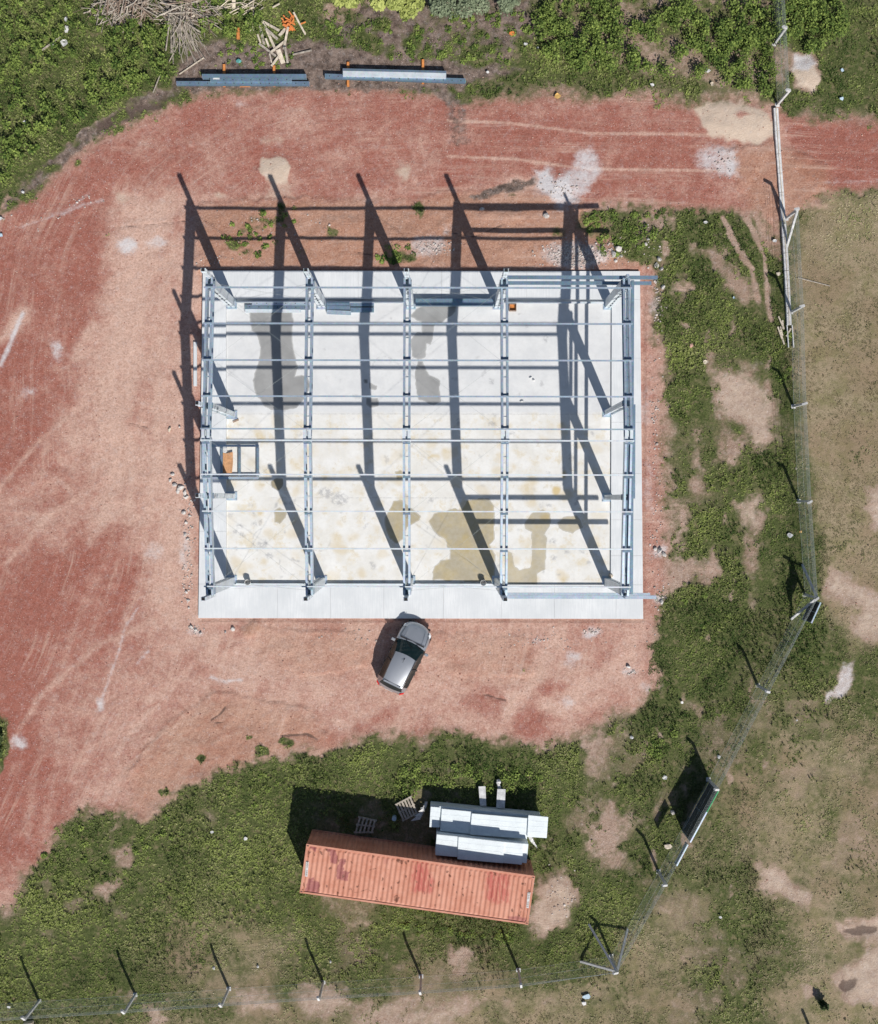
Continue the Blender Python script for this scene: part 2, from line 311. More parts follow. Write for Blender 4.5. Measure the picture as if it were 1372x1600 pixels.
# dry field on the right
g.poly('dry',[(1262,325),(1300,306),(1800,296),(1800,1020),(1372,1010),(1330,1030),(1310,980),(1290,940),(1282,880),(1262,720),(1245,600),(1238,480),(1238,360)],.92,1.1)
g.poly('dry',[(1180,1110),(1260,1090),(1800,1120),(1800,1660),(1180,1660),(1200,1500),(1180,1400),(1120,1320),(1130,1240)],.66,3.)
g.poly('dry',[(1090,1250),(1180,1130),(1210,1200),(1150,1330),(1080,1400),(1050,1400)],.5,1.8)
g.poly('dry',[(960,1500),(1010,1440),(1080,1470),(1080,1640),(940,1640)],.6,1.8)
g.poly('lush',[(1100,940),(1240,950),(1230,1050),(1160,1160),(1080,1180),(1040,1100)],1,1.5)
g.poly('lush',[(0,0),(180,0),(300,60),(230,130),(120,190),(0,260)],.7,2)
g.poly('grass',[(800,-20),(1240,-20),(1235,140),(1100,125),(1000,110),(900,105),(830,60)],.58,.5)
g.poly('grass',[(0,0),(170,0),(300,70),(200,140),(110,170),(0,250)],.95,1)
g.poly('lush',[(800,0),(1230,0),(1230,140),(900,130),(820,100)],.7,1)
g.poly('dark',[(1110,1440),(1180,1400),(1230,1440),(1160,1560),(1080,1600),(1060,1560)],.5,1)
for p in ([(1356,760),(1800,740),(1800,840),(1365,830),(1350,790)],[(1300,890),(1330,905),(1372,925),(1800,930),(1800,1010),(1350,1005),(1330,980),(1345,950),(1295,925)],[(1185,1355),(1212,1350),(1240,1380),(1268,1400),(1262,1425),(1225,1405),(1188,1390)],[(1310,1440),(1800,1390),(1800,1460),(1330,1470)],[(1300,1530),(1350,1480),(1800,1475),(1800,1580),(1330,1570)],[(1250,1545),(1275,1550),(1260,1570)]):
    g.poly('grass',p,.0,.6);g.poly('sand',p,.5,.7)
g.poly('white',[(1318,1035),(1334,1030),(1336,1060),(1325,1090),(1308,1095),(1290,1100),(1286,1085),(1305,1070)],.62,.25)
g.blob('white',1294,1112,5,12,.6,.15);g.poly('grass',[(1318,1038),(1333,1034),(1334,1060),(1324,1088),(1308,1092),(1292,1098),(1290,1086),(1306,1070)],.1,.3)
g.blob('dark',1345,1455,26,9,.9,.3);g.blob('dark',1325,1540,16,10,.9,.3,-.5)
g.blob('grass',1345,1455,26,9,0,.3);g.blob('grass',1325,1540,16,10,0,.3,-.5)
g.c['grass'][(g.X0<-15)&(g.Y0>16)&(g.c['grass']>.8)]=1
g.poly('grass',[(0,312),(60,266),(115,222),(150,196),(205,160),(262,128),(285,140),(200,188),(150,211),(80,268),(30,305),(0,325)],.2,.5)
thin=np.clip((vnoise(g.X0,g.Y0,.22,91)*.45+vnoise(g.X0,g.Y0,.8,92)*.35+vnoise(g.X0,g.Y0,2.1,93)*.2-.5)*4.2,0,1)
fr_=sum(vnoise(g.X0,g.Y0,f_,95+i_)*w_ for i_,(f_,w_) in enumerate(((.9,.3),(2.,.28),(4.3,.24),(9.,.18))))
m0=g.c['grass'];m0=np.clip(m0+(fr_-.5)*3.4*m0*(1-m0)*1.6,0,1);g.c['grass']=m0.astype(np.float32)
thin=np.clip(thin*1.,0,1)*(1+.35*(g.Y0<-11))
thin=thin*(1-.7*((g.X0<-14)&(g.Y0>15)))
g.c['grass']=(g.c['grass']*(1-.33*thin*(g.c['grass']>.5))).astype(np.float32)
# sand and gravel spots
g.poly('sand',[(410,248),(440,246),(452,262),(452,285),(436,292),(415,285),(404,262)],1,.18)
g.poly('sand',[(415,285),(452,285),(465,310),(410,312)],.5,.3);g.blob('sand',425,218,20,7,.5,.3);g.blob('sand',632,268,12,12,.7,.35);g.blob('sand',345,306,14,7,.5,.3);g.blob('sand',192,310,12,10,.5,.3)
g.poly('sand',[(1083,165),(1120,160),(1165,158),(1190,170),(1208,190),(1208,212),(1180,225),(1150,222),(1110,215),(1092,195)],.95,.25)
g.blob('sand',1160,178,14,6,.1,.2)
g.poly('white',[(1088,238),(1115,228),(1148,232),(1158,255),(1150,280),(1130,275),(1100,262)],.62,.35)
g.blob('white',1142,263,6,12,.9,.15)
g.poly('white',[(836,262),(860,262),(872,280),(895,262),(905,240),(925,235),(940,262),(920,290),(900,322),(870,330),(860,305),(840,300)],.68,.3)
g.poly('white',[(840,268),(856,266),(868,285),(892,278),(895,300),(885,315),(868,312),(862,295),(842,292)],1,.14)
g.poly('sand',[(1240,105),(1275,100),(1285,125),(1270,145),(1245,138)],1,.2);g.poly('white',[(1240,85),(1265,82),(1276,100),(1262,110),(1242,112)],.8,.15)
g.poly('grass',[(1236,84),(1270,80),(1286,120),(1270,146),(1242,140)],0,.2)
for x,y,rx,ry,v in [(200,385,16,13,.75),(245,380,14,9,.5),(87,545,5,15,.7),(42,612,9,7,.5),(28,1160,14,9,.75),(155,1103,5,9,.75),(1128,520,6,4,.5),(893,1030,12,10,.55),(885,1100,8,9,.5),(925,988,12,7,.7),(985,1050,14,4,.6),(840,1000,8,5,.4),(1040,1075,8,6,.6),(1010,1075,7,5,.5),(1030,935,10,6,.8),(1030,860,10,6,.75),(1025,480,12,16,.4),(670,385,25,16,.5),(900,400,55,22,.55),(700,360,12,8,.3),(290,860,6,30,.5),(305,985,12,6,.5),(120,210,8,4,.3),(372,165,9,5,.35),(1188,1435,8,6,.4),(780,830,1,1,0),(1010,640,8,30,.3),(1015,760,8,40,.3),(330,425,8,4,.4),(240,860,18,14,.35),(1180,565,10,5,.3),(820,1418,8,20,.3)]: g.blob('white',x,y,rx,ry,v,.25)
for p,wd,v in [([(0,570),(12,545),(30,500),(36,490)],7,.75),([(215,950),(195,980),(185,1020),(170,1060),(158,1095)],3,.55),([(330,1058),(350,1065),(378,1062)],4,.7),([(215,1035),(232,1018)],4,.5),([(95,335),(130,320),(160,312)],4,.45),([(30,355),(75,340),(110,325),(135,305)],3,.4),([(1290,285),(1372,282)],3,.35)]: g.stroke('white',p,wd,v,.12)
# small cracks, ruts and heaps
for p,wd in [([(330,1125),(345,1115),(352,1105)],4),([(335,1130),(350,1128)],3),([(440,1150),(480,1147),(495,1155)],5),([(560,395),(590,400),(620,412)],3),([(690,360),(740,370),(790,350)],3),([(1060,525),(1075,530),(1082,540)],4),([(1175,490),(1177,510)],3),([(1300,600),(1301,600)],1),([(755,1085),(790,1095)],4),([(200,660),(230,668)],3),([(180,355),(220,352),(290,345)],2)]: g.stroke('dark',p,wd,.75,.08)
for _ in range(26):
    a=rng.uniform(-.9,-.3);x=rng.uniform(200,360);y=rng.uniform(1110,1230);l=rng.uniform(20,60)
    g.stroke('red',[(x,y),(x+l*math.cos(a),y+l*math.sin(a))],2.5,rng.choice([.0,.7]),.1)
for _ in range(28):
    t=rng.uniform(0,1);x=10+t*270+rng.normal(0,6);y=312-t*185+rng.normal(0,11);g.blob('grass',x,y,rng.uniform(3,9),rng.uniform(2,6),rng.uniform(.6,1),.25,rng.uniform(-1,0))
g.poly('dark',[(150,190),(200,165),(262,150),(285,140),(280,152),(200,190),(150,213)],.8,.3)
g.poly('dark',[(462,12),(485,20),(485,60),(455,58)],.8,.3)
for x,y,rx,ry,h in [(1150,190,50,24,.12),(430,266,20,18,.12),(1265,120,20,22,.18),(880,290,30,20,.08),(540,350,30,14,.1),(780,335,40,10,.12),(620,370,30,14,.1),(1010,380,25,25,.15),(392,984,12,6,.15),(940,395,25,12,.15),(860,1410,30,40,.15)]: g.blob('moundz',x,y,rx,ry,h,.5)
X=g.X0;Y=g.Y0
path=[(-150,1600),(-20,1420),(70,1230),(150,1060),(205,900),(225,740),(222,580),(245,440),(300,330),(390,262),(500,232),(640,222),(850,226),(1060,232),(1372,246),(1500,250)]
PP=g._px(path,0);best=np.full(X.size,1e9);FCX=np.zeros(X.size);FCL=np.zeros(X.size);acc=0.
for (a0,b0),(a1,b1) in zip(PP[:-1],PP[1:]):
    dx,dy=a1-a0,b1-b0;L_=math.hypot(dx,dy);t=np.clip(((X-a0)*dx+(Y-b0)*dy)/L_**2,0,1);qx,qy=X-a0-t*dx,Y-b0-t*dy;d=np.hypot(qx,qy);m_=d<best
    best=np.where(m_,d,best);FCX=np.where(m_,np.sign(dx*(Y-b0)-dy*(X-a0))*d,FCX);FCL=np.where(m_,acc+t*L_,FCL);acc+=L_
rough=vnoise(X,Y,.5,1)*.06+vnoise(X,Y,1.7,2)*.035+vnoise(X,Y,5,3)*.018
rough*=np.where(g.c['orange']>.3,1.7,1.)
Zg=rough-.09+g.c['moundz']*.9-g.c['dark']*.05*(g.c['grass']<.5)
slab_px=[(317,423),(1000,424),(1005,967),(310,966)]
sx0,sy0=G(313,424).x,G(313,424).y;sx1,sy1=G(1003,967).x,G(1003,967).y
inside=(X>sx0-.1)&(X<sx1+.1)&(Y<sy0+.1)&(Y>sy1-.1);Zg=np.where(inside,-.12,Zg)
Zg=np.maximum(Zg,-.16)
V=np.stack([X,Y,Zg],-1);ny,nx=GX.shape;I=np.arange(ny*nx).reshape(ny,nx)
Fa=np.stack([I[:-1,:-1],I[:-1,1:],I[1:,1:],I[1:,:-1]],-1).reshape(-1,4)
n=NT('ground')
n1=n.noise(.45,6,.65,dist=.5);n2=n.noise(2.6,6,.7);n3=n.noise(11,5,.7);n4=n.noise(45,3,.7)
a={k:n.attr(k) for k in chs}
rf=n.ramp(n.math('ADD',a['red'],n.math('ADD',n.math('MULTIPLY',n.math('SUBTRACT',n1,.5),1.3),n.math('MULTIPLY',n.math('SUBTRACT',n2,.5),.9))),.0,.98)
dirt=n.mix(rf,(.69,.475,.385),(.385,.145,.108))
dirt=n.mix(n.math('MULTIPLY',a['orange'],.75),dirt,(.47,.265,.175))
dirt=n.mix(n.math('MULTIPLY',a['field'],.8),dirt,n.mix(n.ramp(n1,.35,.65),(.29,.225,.165),(.46,.375,.30)))
dirt=n.mix(n.ramp(n.noise(5.5,6,.8),.32,.62),n.mix(1.,dirt,(.82,.78,.76),'MULTIPLY'),dirt);dirt=n.mix(n.ramp(n3,.3,.66),n.mix(1.,dirt,(.80,.75,.73),'MULTIPLY'),dirt)
dirt=n.mix(n.ramp(n4,.52,.72,0,.5),dirt,n.mix(.45,dirt,(.75,.58,.5)))
dirt=n.mix(n.ramp(n4,.30,.42,.45,0),dirt,n.mix(.5,dirt,(.20,.07,.05)))
# dry wheel-scuffed streaks
cv=n.t.nodes.new('ShaderNodeCombineXYZ');n.L(n.math('MULTIPLY',n.attr('across'),1.),cv.inputs[0]);n.L(n.math('MULTIPLY',n.attr('along'),.045),cv.inputs[1])
st=n.noise(2.2,6,.75,cv.outputs[0],.15);st2=n.noise(5.,4,.7,cv.outputs[0],.1)
sm=n.ramp(n.noise(.28,4,.6),.42,.62,.12,1.)
dirt=n.mix(n.math('MULTIPLY',sm,n.ramp(st,.5,.64,0,.42)),dirt,(.62,.43,.34));dirt=n.mix(n.math('MULTIPLY',sm,n.ramp(st,.36,.48,.3,0)),dirt,n.mix(1.,dirt,(.74,.64,.60),'MULTIPLY'));dirt=n.mix(n.math('MULTIPLY',sm,n.ramp(st2,.55,.66,0,.28)),dirt,(.66,.48,.40))
cr=n.noise(1.5,7,.8,None,2.);dirt=n.mix(n.math('MULTIPLY',n.math('MULTIPLY',n.ramp(cr,.485,.5),n.ramp(cr,.5,.515,1,0)),.55),dirt,n.mix(1.,dirt,(.55,.45,.42),'MULTIPLY'))
brn=n.mix(n.ramp(n.noise(2.2,7,.8),.35,.65),(.075,.055,.045),(.27,.205,.17))
dirt=n.mix(n.edge(a['brown'],n2,.9,.2),dirt,brn)
snd=n.mix(n2,(.50,.385,.30),(.70,.59,.47));dirt=n.mix(n.math('MULTIPLY',n.edge(a['sand'],n.noise(1.6,7,.8),1.2,.38),.93),dirt,snd)
wht=n.mix(n3,(.52,.50,.50),(.80,.79,.80));dirt=n.mix(n.math('MULTIPLY',n.edge(a['white'],n.noise(3,8,.85),2.,.55),.93),dirt,wht)
# pebble specks
sp=n.vor(7.5);spc=n.vor(7.5,'Color');sep=n.t.nodes.new('ShaderNodeSeparateColor');n.L(spc,sep.inputs[0])
spm=n.math('MULTIPLY',n.ramp(sp,.10,.16,1,0),n.ramp(sep.outputs[0],.5,.55))
dirt=n.mix(n.math('MULTIPLY',spm,.8),dirt,n.mix(sep.outputs[1],(.70,.52,.43),(.74,.70,.70)))
sp2=n.vor(17);dirt=n.mix(n.ramp(sp2,.12,.22,.6,0),dirt,(.62,.42,.34))
dk=n.edge(a['dark'],n2,.9,.2);dirt=n.mix(n.math('MULTIPLY',dk,.75),dirt,(.10,.07,.058))
gs=n.mix(n.ramp(n3,.3,.7),(.042,.058,.018),(.12,.14,.05))
gd=n.mix(n.ramp(n4,.3,.7),(.155,.12,.072),(.50,.405,.275));gd=n.mix(n.ramp(n.noise(4,6,.8),.42,.66,0,.65),gd,(.16,.15,.075));gd=n.mix(n.ramp(n1,.45,.7,0,.5),gd,(.36,.255,.18));gd=n.mix(n.ramp(n.noise(.8,7,.75),.46,.62,0,.7),gd,(.20,.185,.085));gd=n.mix(n.ramp(n.noise(.23,5,.6),.45,.62,0,.5),gd,(.24,.175,.11))
soil=n.mix(n.ramp(n2,.48,.7,0,.75),gs,(.25,.20,.12))
gg=n.mix(n.ramp(n.math('ADD',a['dry'],n.math('ADD',n.math('MULTIPLY',n.math('SUBTRACT',n1,.5),1.3),n.math('MULTIPLY',n.math('SUBTRACT',n2,.5),.8))),.25,.8),soil,gd)
gf=n.edge(a['grass'],n.math('ADD',n.math('MULTIPLY',n2,.6),n.math('MULTIPLY',n4,.4)),1.5,.25)
n.col(n.mix(gf,dirt,gg))
n.bump(n.math('ADD',n.math('MULTIPLY',n3,.7),n.math('MULTIPLY',n4,.5)),.9,.06)
n.set(.95,0,.1);M['ground']=n.m
gr=npmesh('ground',V,Fa,n.m,{**{k:g.c[k] for k in chs if k!='moundz'},'across':FCX,'along':FCL},smooth=True);tag(gr,kind='structure')
def gz(x,y):
    i=min(max(int(np.searchsorted(ax_,x)),1),nx-1);j=min(max(int(np.searchsorted(ay_,y)),1),ny-1)
    return float(max(Zg[j*nx+i],Zg[(j-1)*nx+i-1]))
def gval(ch,x,y):
    A=g.c[ch].reshape(ny,nx);i=np.clip(np.searchsorted(ax_,x),0,nx-1);j=np.clip(np.searchsorted(ay_,y),0,ny-1);return A[j,i]
def gzv(x,y):
    A=Zg.reshape(ny,nx);i=np.clip(np.searchsorted(ax_,x),0,nx-1);j=np.clip(np.searchsorted(ay_,y),0,ny-1);return A[j,i]
def GG(px,py):
    p=G(px,py,0);p.z=gz(p.x,p.y);return p
#@@SLAB
# ---------------------------------------------------------------- concrete slab
AZ=.14;FZ=.01
n=NT('apron_concrete');f=n.noise(.7,5,.6);f2=n.noise(2,6,.7,n.mapv((9,.5,1)));f3=n.noise(30,3)
c=n.mix(n.ramp(f,.3,.7),(.60,.62,.63),(.70,.715,.72));c=n.mix(n.ramp(f2,.42,.6,0,.5),c,(.56,.585,.60));c=n.mix(n.ramp(n.noise(3.5,5,.75),.6,.75,0,.4),c,(.50,.50,.48));n.col(c);n.bump(f3,.15,.01);M['apron']=n.set(.85,0,.25)
ix0=G(354,466).x;ix1=G(955,700,.1).x;iy0=G(600,467.5,.1).y;iy1=G(600,913,.12).y
ap=MB();gp=.008
c00,c10,c11,c01=G(317,423,AZ),G(1000,424,AZ),G(1005,966.5,AZ),G(310,966,AZ)
def edge_x(x,y,left):
    a,b=(c00,c01) if left else (c10,c11);return a.x+(b.x-a.x)*(y-a.y)/(b.y-a.y)
def slabquad(x0,x1,y0,y1,l=False,r=False):
    xa=lambda y:edge_x(x0,y,True) if l else x0+gp/2
    xb=lambda y:edge_x(x1,y,False) if r else x1-gp/2
    ap.prism([Vector((xa(y0),y0+gp/2,AZ)),Vector((xb(y0),y0+gp/2,AZ)),Vector((xb(y1),y1-gp/2,AZ)),Vector((xa(y1),y1-gp/2,AZ))],AZ+.3)
def slabrow(x0,x1,y0,y1,cuts,vert=False,l=False,r=False):
    e=[x0]+cuts+[x1] if not vert else [y0]+cuts+[y1]
    for k,(p,q) in enumerate(zip(e[:-1],e[1:])):
        if not vert: slabquad(p,q,min(y0,y1),max(y0,y1),k==0,k==len(e)-2)
        else: slabquad(x0,x1,min(p,q),max(p,q),l,r)
sxr=G(1001,700,AZ).x;sxl=G(311.5,700,AZ).x;syt=G(660,423,AZ).y;syb=G(660,966.5,AZ).y
slabrow(sxl,sxr,syb,iy1,[G(p,940).x for p in (434,517,600,693,783,866,962)])
slabrow(sxl,sxr,iy0,syt,[G(p,440).x for p in (430,560,690,823,957)])
slabrow(sxl,ix0,iy1,iy0,[G(330,p).y for p in (830,740,646,560)],True,l=True)
slabrow(ix1,sxr,iy1,iy0,[G(980,p).y for p in (868,812,740,660,560)],True,r=True)
apo=ap.build('concrete_apron','apron');tag(apo,kind='structure')
# inner floor with its stains
fxn=np.linspace(ix0,ix1,420);fyn=np.linspace(iy1,iy0,320);FX,FY=np.meshgrid(fxn,fyn)
p=Paint(FX,FY,['grey','tan','low','ochre','scuff'],.05,2.5)
Z7=lambda pts:zt(340,440,.33528,pts)
p.poly('low',[(340,646),(970,646),(970,930),(340,930)],1,.15)
p.poly('grey',Z7([(155,130),(350,130),(345,260),(360,340),(372,400),(360,450),(390,440),(418,450),(430,480),(405,540),(365,588),(340,590),(270,600),(215,580),(185,530),(168,460),(190,370),(205,310),(185,240),(160,225)]),1,.035)
p.poly('grey',Z7([(905,160),(925,125),(980,105),(1050,105),(1115,110),(1112,140),(1085,160),(1040,190),(930,185)]),1,.035)
p.poly('grey',Z7([(950,185),(1010,190),(1005,250),(995,292),(975,285),(950,240)]),.85,.03)
p.poly('grey',Z7([(905,270),(930,240),(965,245),(975,290),(970,350),(935,362),(905,345)]),.85,.035)
p.poly('grey',Z7([(935,370),(955,375),(975,410),(990,440),(1032,460),(1042,560),(1010,572),(940,548),(922,470),(925,400)]),.95,.03)
p.poly('grey',Z7([(690,545),(750,545),(750,580),(715,590),(695,575)]),1,.03);p.poly('grey',Z7([(708,475),(740,485),(735,502),(712,498)]),.9,.03);p.poly('grey',Z7([(685,455),(700,460),(700,475),(688,472)]),1.2,.02)
p.poly(['grey'],Z7([(250,930),(280,915),(305,920),(300,955),(280,968),(252,960)]),.45,.03)
for q in ([(265,1070),(290,1055),(318,1070),(318,1100),(290,1128),(268,1115)],[(250,930),(280,915),(305,920),(300,955),(280,968),(252,960)],[(825,885),(850,880),(865,895),(860,918),(835,918)],[(800,1060),(820,1022),(850,1020),(880,1040),(945,1090),(940,1110),(880,1145),(862,1200),(840,1217),(805,1200),(782,1140),(785,1095)],
          [(988,1120),(1015,1085),(1070,1065),(1140,1060),(1160,1020),(1270,1015),(1285,1050),(1290,1200),(1265,1225),(1290,1270),(1290,1400),(1200,1398),(1100,1395),(1050,1390),(1005,1390),(998,1350),(1040,1300),(1085,1290),(1085,1240),(1070,1240),(1065,1200),(1010,1165)]): p.poly('tan',Z7(q),1,.035)
Z6=lambda pts:zt(640,580,.30612,pts)
for q in ([(590,780),(620,725),(680,712),(720,730),(715,790),(680,830),(698,850),(690,1010),(650,1030),(645,1095),(560,1090),(495,1085),(495,920),(520,925),(535,1000),(560,1015),(620,1000),(628,870),(625,820),(590,800)],[(752,770),(790,740),(850,740),(870,765),(880,800),(830,822),(765,800)]): p.poly('tan',Z6(q),.85,.035)
for x,y,rx,ry in [(690,745,28,16),(750,610,24,26),(790,530,10,22),(290,870,20,60),(120,440,30,18)]: 
    q=Z6([(x,y)])[0];p.blob('ochre',q[0],q[1],rx*.3,ry*.3,1,.1)
for _ in range(150):
    x=rng.uniform(360,945);y=rng.uniform(655,905);r=rng.uniform(2,9);p.blob('ochre',x,y,r*rng.uniform(1,1.8),r,rng.uniform(.15,.5),.15,rng.uniform(0,3))
for _ in range(110):
    x=rng.uniform(358,940);y=rng.uniform(480,905);r=rng.uniform(1,4)
    p.blob('scuff',x,y,r*rng.uniform(1,2.4),r,rng.uniform(.2,.6),.06,rng.uniform(0,3))
for x,y,r in [(375,822,5),(378,836,6),(400,818,6),(392,790,4),(447,788,4),(360,805,4),(410,850,9),(420,868,5),(510,770,12),(530,780,14),(768,662,6),(600,910,3),(858,790,4),(864,846,6),(866,872,6),(885,862,4),(872,898,3),(700,610,1),(838,835,1)]: p.blob('scuff',x,y,r,r*.7,.6,.1)
for t0,cx,cy,r in [(0,500,845,16),(2,415,845,20),(1,455,880,18),(3,600,575,18)]:
    p.stroke('scuff',[(cx+r*math.cos(t0+i*.3),cy+r*math.sin(t0+i*.3)) for i in range(9)],1.6,.5,.04)
p.stroke('scuff',[(420,778),(800,778)],1,.5,.03);p.stroke('scuff',[(955,647),(355,647)],1,.5,.03)
n=NT('floor_concrete');a={k:n.attr(k) for k in p.c};f=n.noise(.9,5,.6);f2=n.noise(5,5,.7);f3=n.noise(25,3)
up=n.mix(n.ramp(f,.3,.7),(.59,.60,.605),(.67,.675,.67));up=n.mix(n.ramp(n.noise(1.7,6,.75),.55,.72,0,.35),up,(.49,.49,.47));lo=n.mix(n.ramp(f,.35,.65),(.66,.645,.60),(.73,.725,.70))
lo=n.mix(n.ramp(n.noise(1.1,6,.7),.5,.68,0,.6),lo,(.60,.50,.31));lo=n.mix(n.ramp(n.noise(2.2,6,.75),.58,.7,0,.4),lo,(.50,.49,.47))
c=n.mix(a['low'],up,lo);c=n.mix(n.math('MULTIPLY',n.ramp(f2,.4,.7),.2),c,(.5,.5,.49))
c=n.mix(n.math('MULTIPLY',a['ochre'],.8),c,(.55,.41,.17))
c=n.mix(n.math('MULTIPLY',a['scuff'],n.ramp(f2,.35,.6)),c,(.30,.30,.31))
c=n.mix(n.math('MULTIPLY',a['grey'],n.ramp(f,.2,.8,.92,.75)),c,(.225,.225,.22))
tn=n.mix(n.ramp(f,.4,.62),(.33,.285,.19),(.38,.31,.165));c=n.mix(n.math('MULTIPLY',a['tan'],n.ramp(f2,.2,.8,.95,.75)),c,tn)
for k_ in('tan','grey'):
    c=n.mix(n.math('MULTIPLY',n.math('MULTIPLY',n.ramp(a[k_],.04,.3),n.ramp(a[k_],.4,.75,1,0)),.35),c,(.20,.18,.14))
n.col(c);n.bump(f3,.1,.01);n.set(.75,0,.3)
ru=n.math('SUBTRACT',.78,n.math('MULTIPLY',n.math('ADD',a['grey'],a['tan']),.25));n.L(ru,n.b.inputs['Roughness'])
I=np.arange(FX.size).reshape(FX.shape);Fa=np.stack([I[:-1,:-1],I[:-1,1:],I[1:,1:],I[1:,:-1]],-1).reshape(-1,4)
fl=npmesh('concrete_floor',np.stack([p.X0,p.Y0,np.full(p.X.size,FZ)],-1),Fa,n.m,p.c);tag(fl,kind='structure')
# narrow loose kerb slab west of the apron
k=MB();k.box((G(311,590).x-.19,(G(311,540).y+G(311,598).y)/2,.03),.18,2.4,.16);o=k.build('kerb_stone','apron',bevel=.01)
tag(o,'narrow pale concrete kerb piece lying against the west edge of the slab','kerb')
#@@FRAME
# ---------------------------------------------------------------- steel building frame
XS=[-11.35,-6.43,-1.62,3.16,9.16];YU,YL=10.62,-4.53;YR=(YU+YL)/2
HC=5.3;RISE=.85
def rz(y): return HC+RISE*(1-abs(y-YR)/((YU-YL)/2))     # underside line of the rafters
bf=empty('steel_building_frame',(0,YR,0));tag(bf,'galvanised steel frame of the unroofed shed standing on the pale concrete slab','building frame')
def column(x,y,h,base,wx=.38,wy=.45,par=None,rot=False,out=1,stencil=False):
    m=MB();a,b=(wx,wy)
    if not rot:
        for s in(-1,1): m.chan((x+s*(a/2-.07),y,base),(x+s*(a/2-.07),y,h),.14,b,.012,s,(0,1,0),.025)
        z=base+.35
        while z<h-.2: m.box((x,y-b/2+.02,z),.12,.014,.16);m.box((x,y+b/2-.02,z),.12,.014,.16);z+=.62
    else:
        for s in(-1,1): m.chan((x,y+s*(b/2-.06),base),(x,y+s*(b/2-.06),h),.12,a,.012,s,(1,0,0),.025)
        z=base+.3
        while z<h-.2: m.box((x-a/2+.02,y,z),.014,.1,.16);m.box((x+a/2-.02,y,z),.014,.1,.16);z+=.5
    o=m.build('column','galv_light' if not stencil else 'galv_light',bf)
    q=MB();q.box((x,y,base+.012),a+.22,b+.22,.024)
    for sx in(-1,1):
        for sy in(-1,1): q.rod((x+sx*(a/2+.06),y+sy*(b/2+.06),base),(x+sx*(a/2+.06),y+sy*(b/2+.06),base+.09),.018,6)
    q.build('base_plate','galv',o)
    q=MB();q.box((x,y,h+.01),a+.03,b+.03,.02);q.build('cap_plate','galv_dark',o)
    return o
bU=FZ+.001
for i,x in enumerate(XS):
    for y,s in((YU,1),(YL,-1)):
        h=HC;column(x,y,h,FZ if 0<i else FZ)
        if i<4:   # parapet post, bolted on the outer flange
            m=MB();yo=y+s*.31;m.chan((x-.055,yo,HC-.5),(x-.055,yo,7.2),.10,.16,.01,-1,(0,1,0));m.chan((x+.055,yo,HC-.5),(x+.055,yo,7.2),.10,.16,.01,1,(0,1,0))
            for z in(HC-.3,HC+.25,HC+.8,6.9,7.15): m.box((x,yo,z),.24,.19,.03)
            po=m.build('parapet_post','galv_light',bf);q=MB();q.box((x,yo,7.205),.15,.14,.02);q.build('hollow_shade_cap','black',po)  # black cap stands in for the shade inside the open tube
        else:
            m=MB();m.box((x,y+s*.30,HC+.35),.12,.12,1.0);m.build('post_stub','galv',bf)
    # rafters, two halves, each a pair of channels with spacers
    for y0,s in((YU,1),(YL,-1)):
        m=MB();a=Vector((x,y0+s*.22,rz(y0+s*.22)+.24));b=Vector((x,YR+s*.008,rz(YR)+.24))
        for t in(-1,1): m.chan(a+Vector((t*.13,0,0)),b+Vector((t*.13,0,0)),.105,.46,.012,-t,(0,0,1),.03)
        L=(b-a).length;k=int(L/.95)
        for j in range(1,k): 
            c=a.lerp(b,j/k);m.box(c+Vector((0,0,-.1)),.15,.03,.2)
        m.build('rafter','galv',bf)
    m=MB()
    for t in(-1,1): m.box((x+t*.125,YR,rz(YR)+.50),.15,.62,.03)
    m.box((x,YR,rz(YR)+.2),.09,.5,.4);m.build('ridge_plate','galv_light',bf)
# gable posts
GPY=[G(365,648).y,G(366,775).y]
for y in GPY:
    o=column(XS[0]+.0,y,rz(y)-.02,FZ,.42,.26,rot=True)
    # faint stencilled writing on the inner face
    q=MB();xx=XS[0]+.25;R=random.Random(int(y*10));z=1.1
    while z<4.2:
        hh=R.uniform(.09,.17)
        if R.random()<.85: q.box((xx+.012,y+.02,z),.006,R.uniform(.10,.16),hh)
        z+=hh+R.choice([.05,.05,.06,.22])
    q.box((xx,y,2.6),.012,.245,4.6);q.f=q.f;pl=q.build('stencilled_plate','galv_light',o)
    m=MB();xo=XS[0]-.27;m.chan((xo,y-.05,HC-.2),(xo,y-.05,7.3),.09,.16,.01,-1,(1,0,0));m.chan((xo,y+.05,HC-.2),(xo,y+.05,7.3),.09,.16,.01,1,(1,0,0))
    for z in(HC,HC+.5,6.6,7.2): m.box((xo,y,z),.19,.22,.03)
    po=m.build('parapet_post','galv_light',bf);q=MB();q.box((xo,y,7.305),.14,.15,.02);q.build('hollow_shade_cap','black',po)  # black plate paints the shaded hollow of the gable post
for y in (G(949,645).y,G(949,777).y): column(XS[4]+.0,y,rz(y)-.02,FZ,.42,.26,rot=True)
# purlins
PYpx=[449.5,505.7,563,619.4,670.4,688.4,741.8,799.2,857.5,916.7]
PY=[]
for py in PYpx:
    y=G(650,py,6).y
    for _ in range(4): y=G(650,py,rz(y)+.55).y
    PY.append(y)
for y in PY:
    s=1 if y>YR else -1;z=rz(y)+.475+.075
    m=MB();m.chan((XS[0]-.24,y,z),(XS[4]+.24,y,z),.065,.15,.008,s,(0,0,1),.02)
    po=m.build('purlin','galv' if y>YR else 'galv_light',bf)  # darker north and paler south purlins: sun on each slope put into colour
    for x in XS:
        q=MB();q.box((x,y+s*.06,z-.01),.36,.012,.13);q.box((x,y+s*.11,z-.066),.36,.10,.012);q.build('cleat','galv_dark',po)
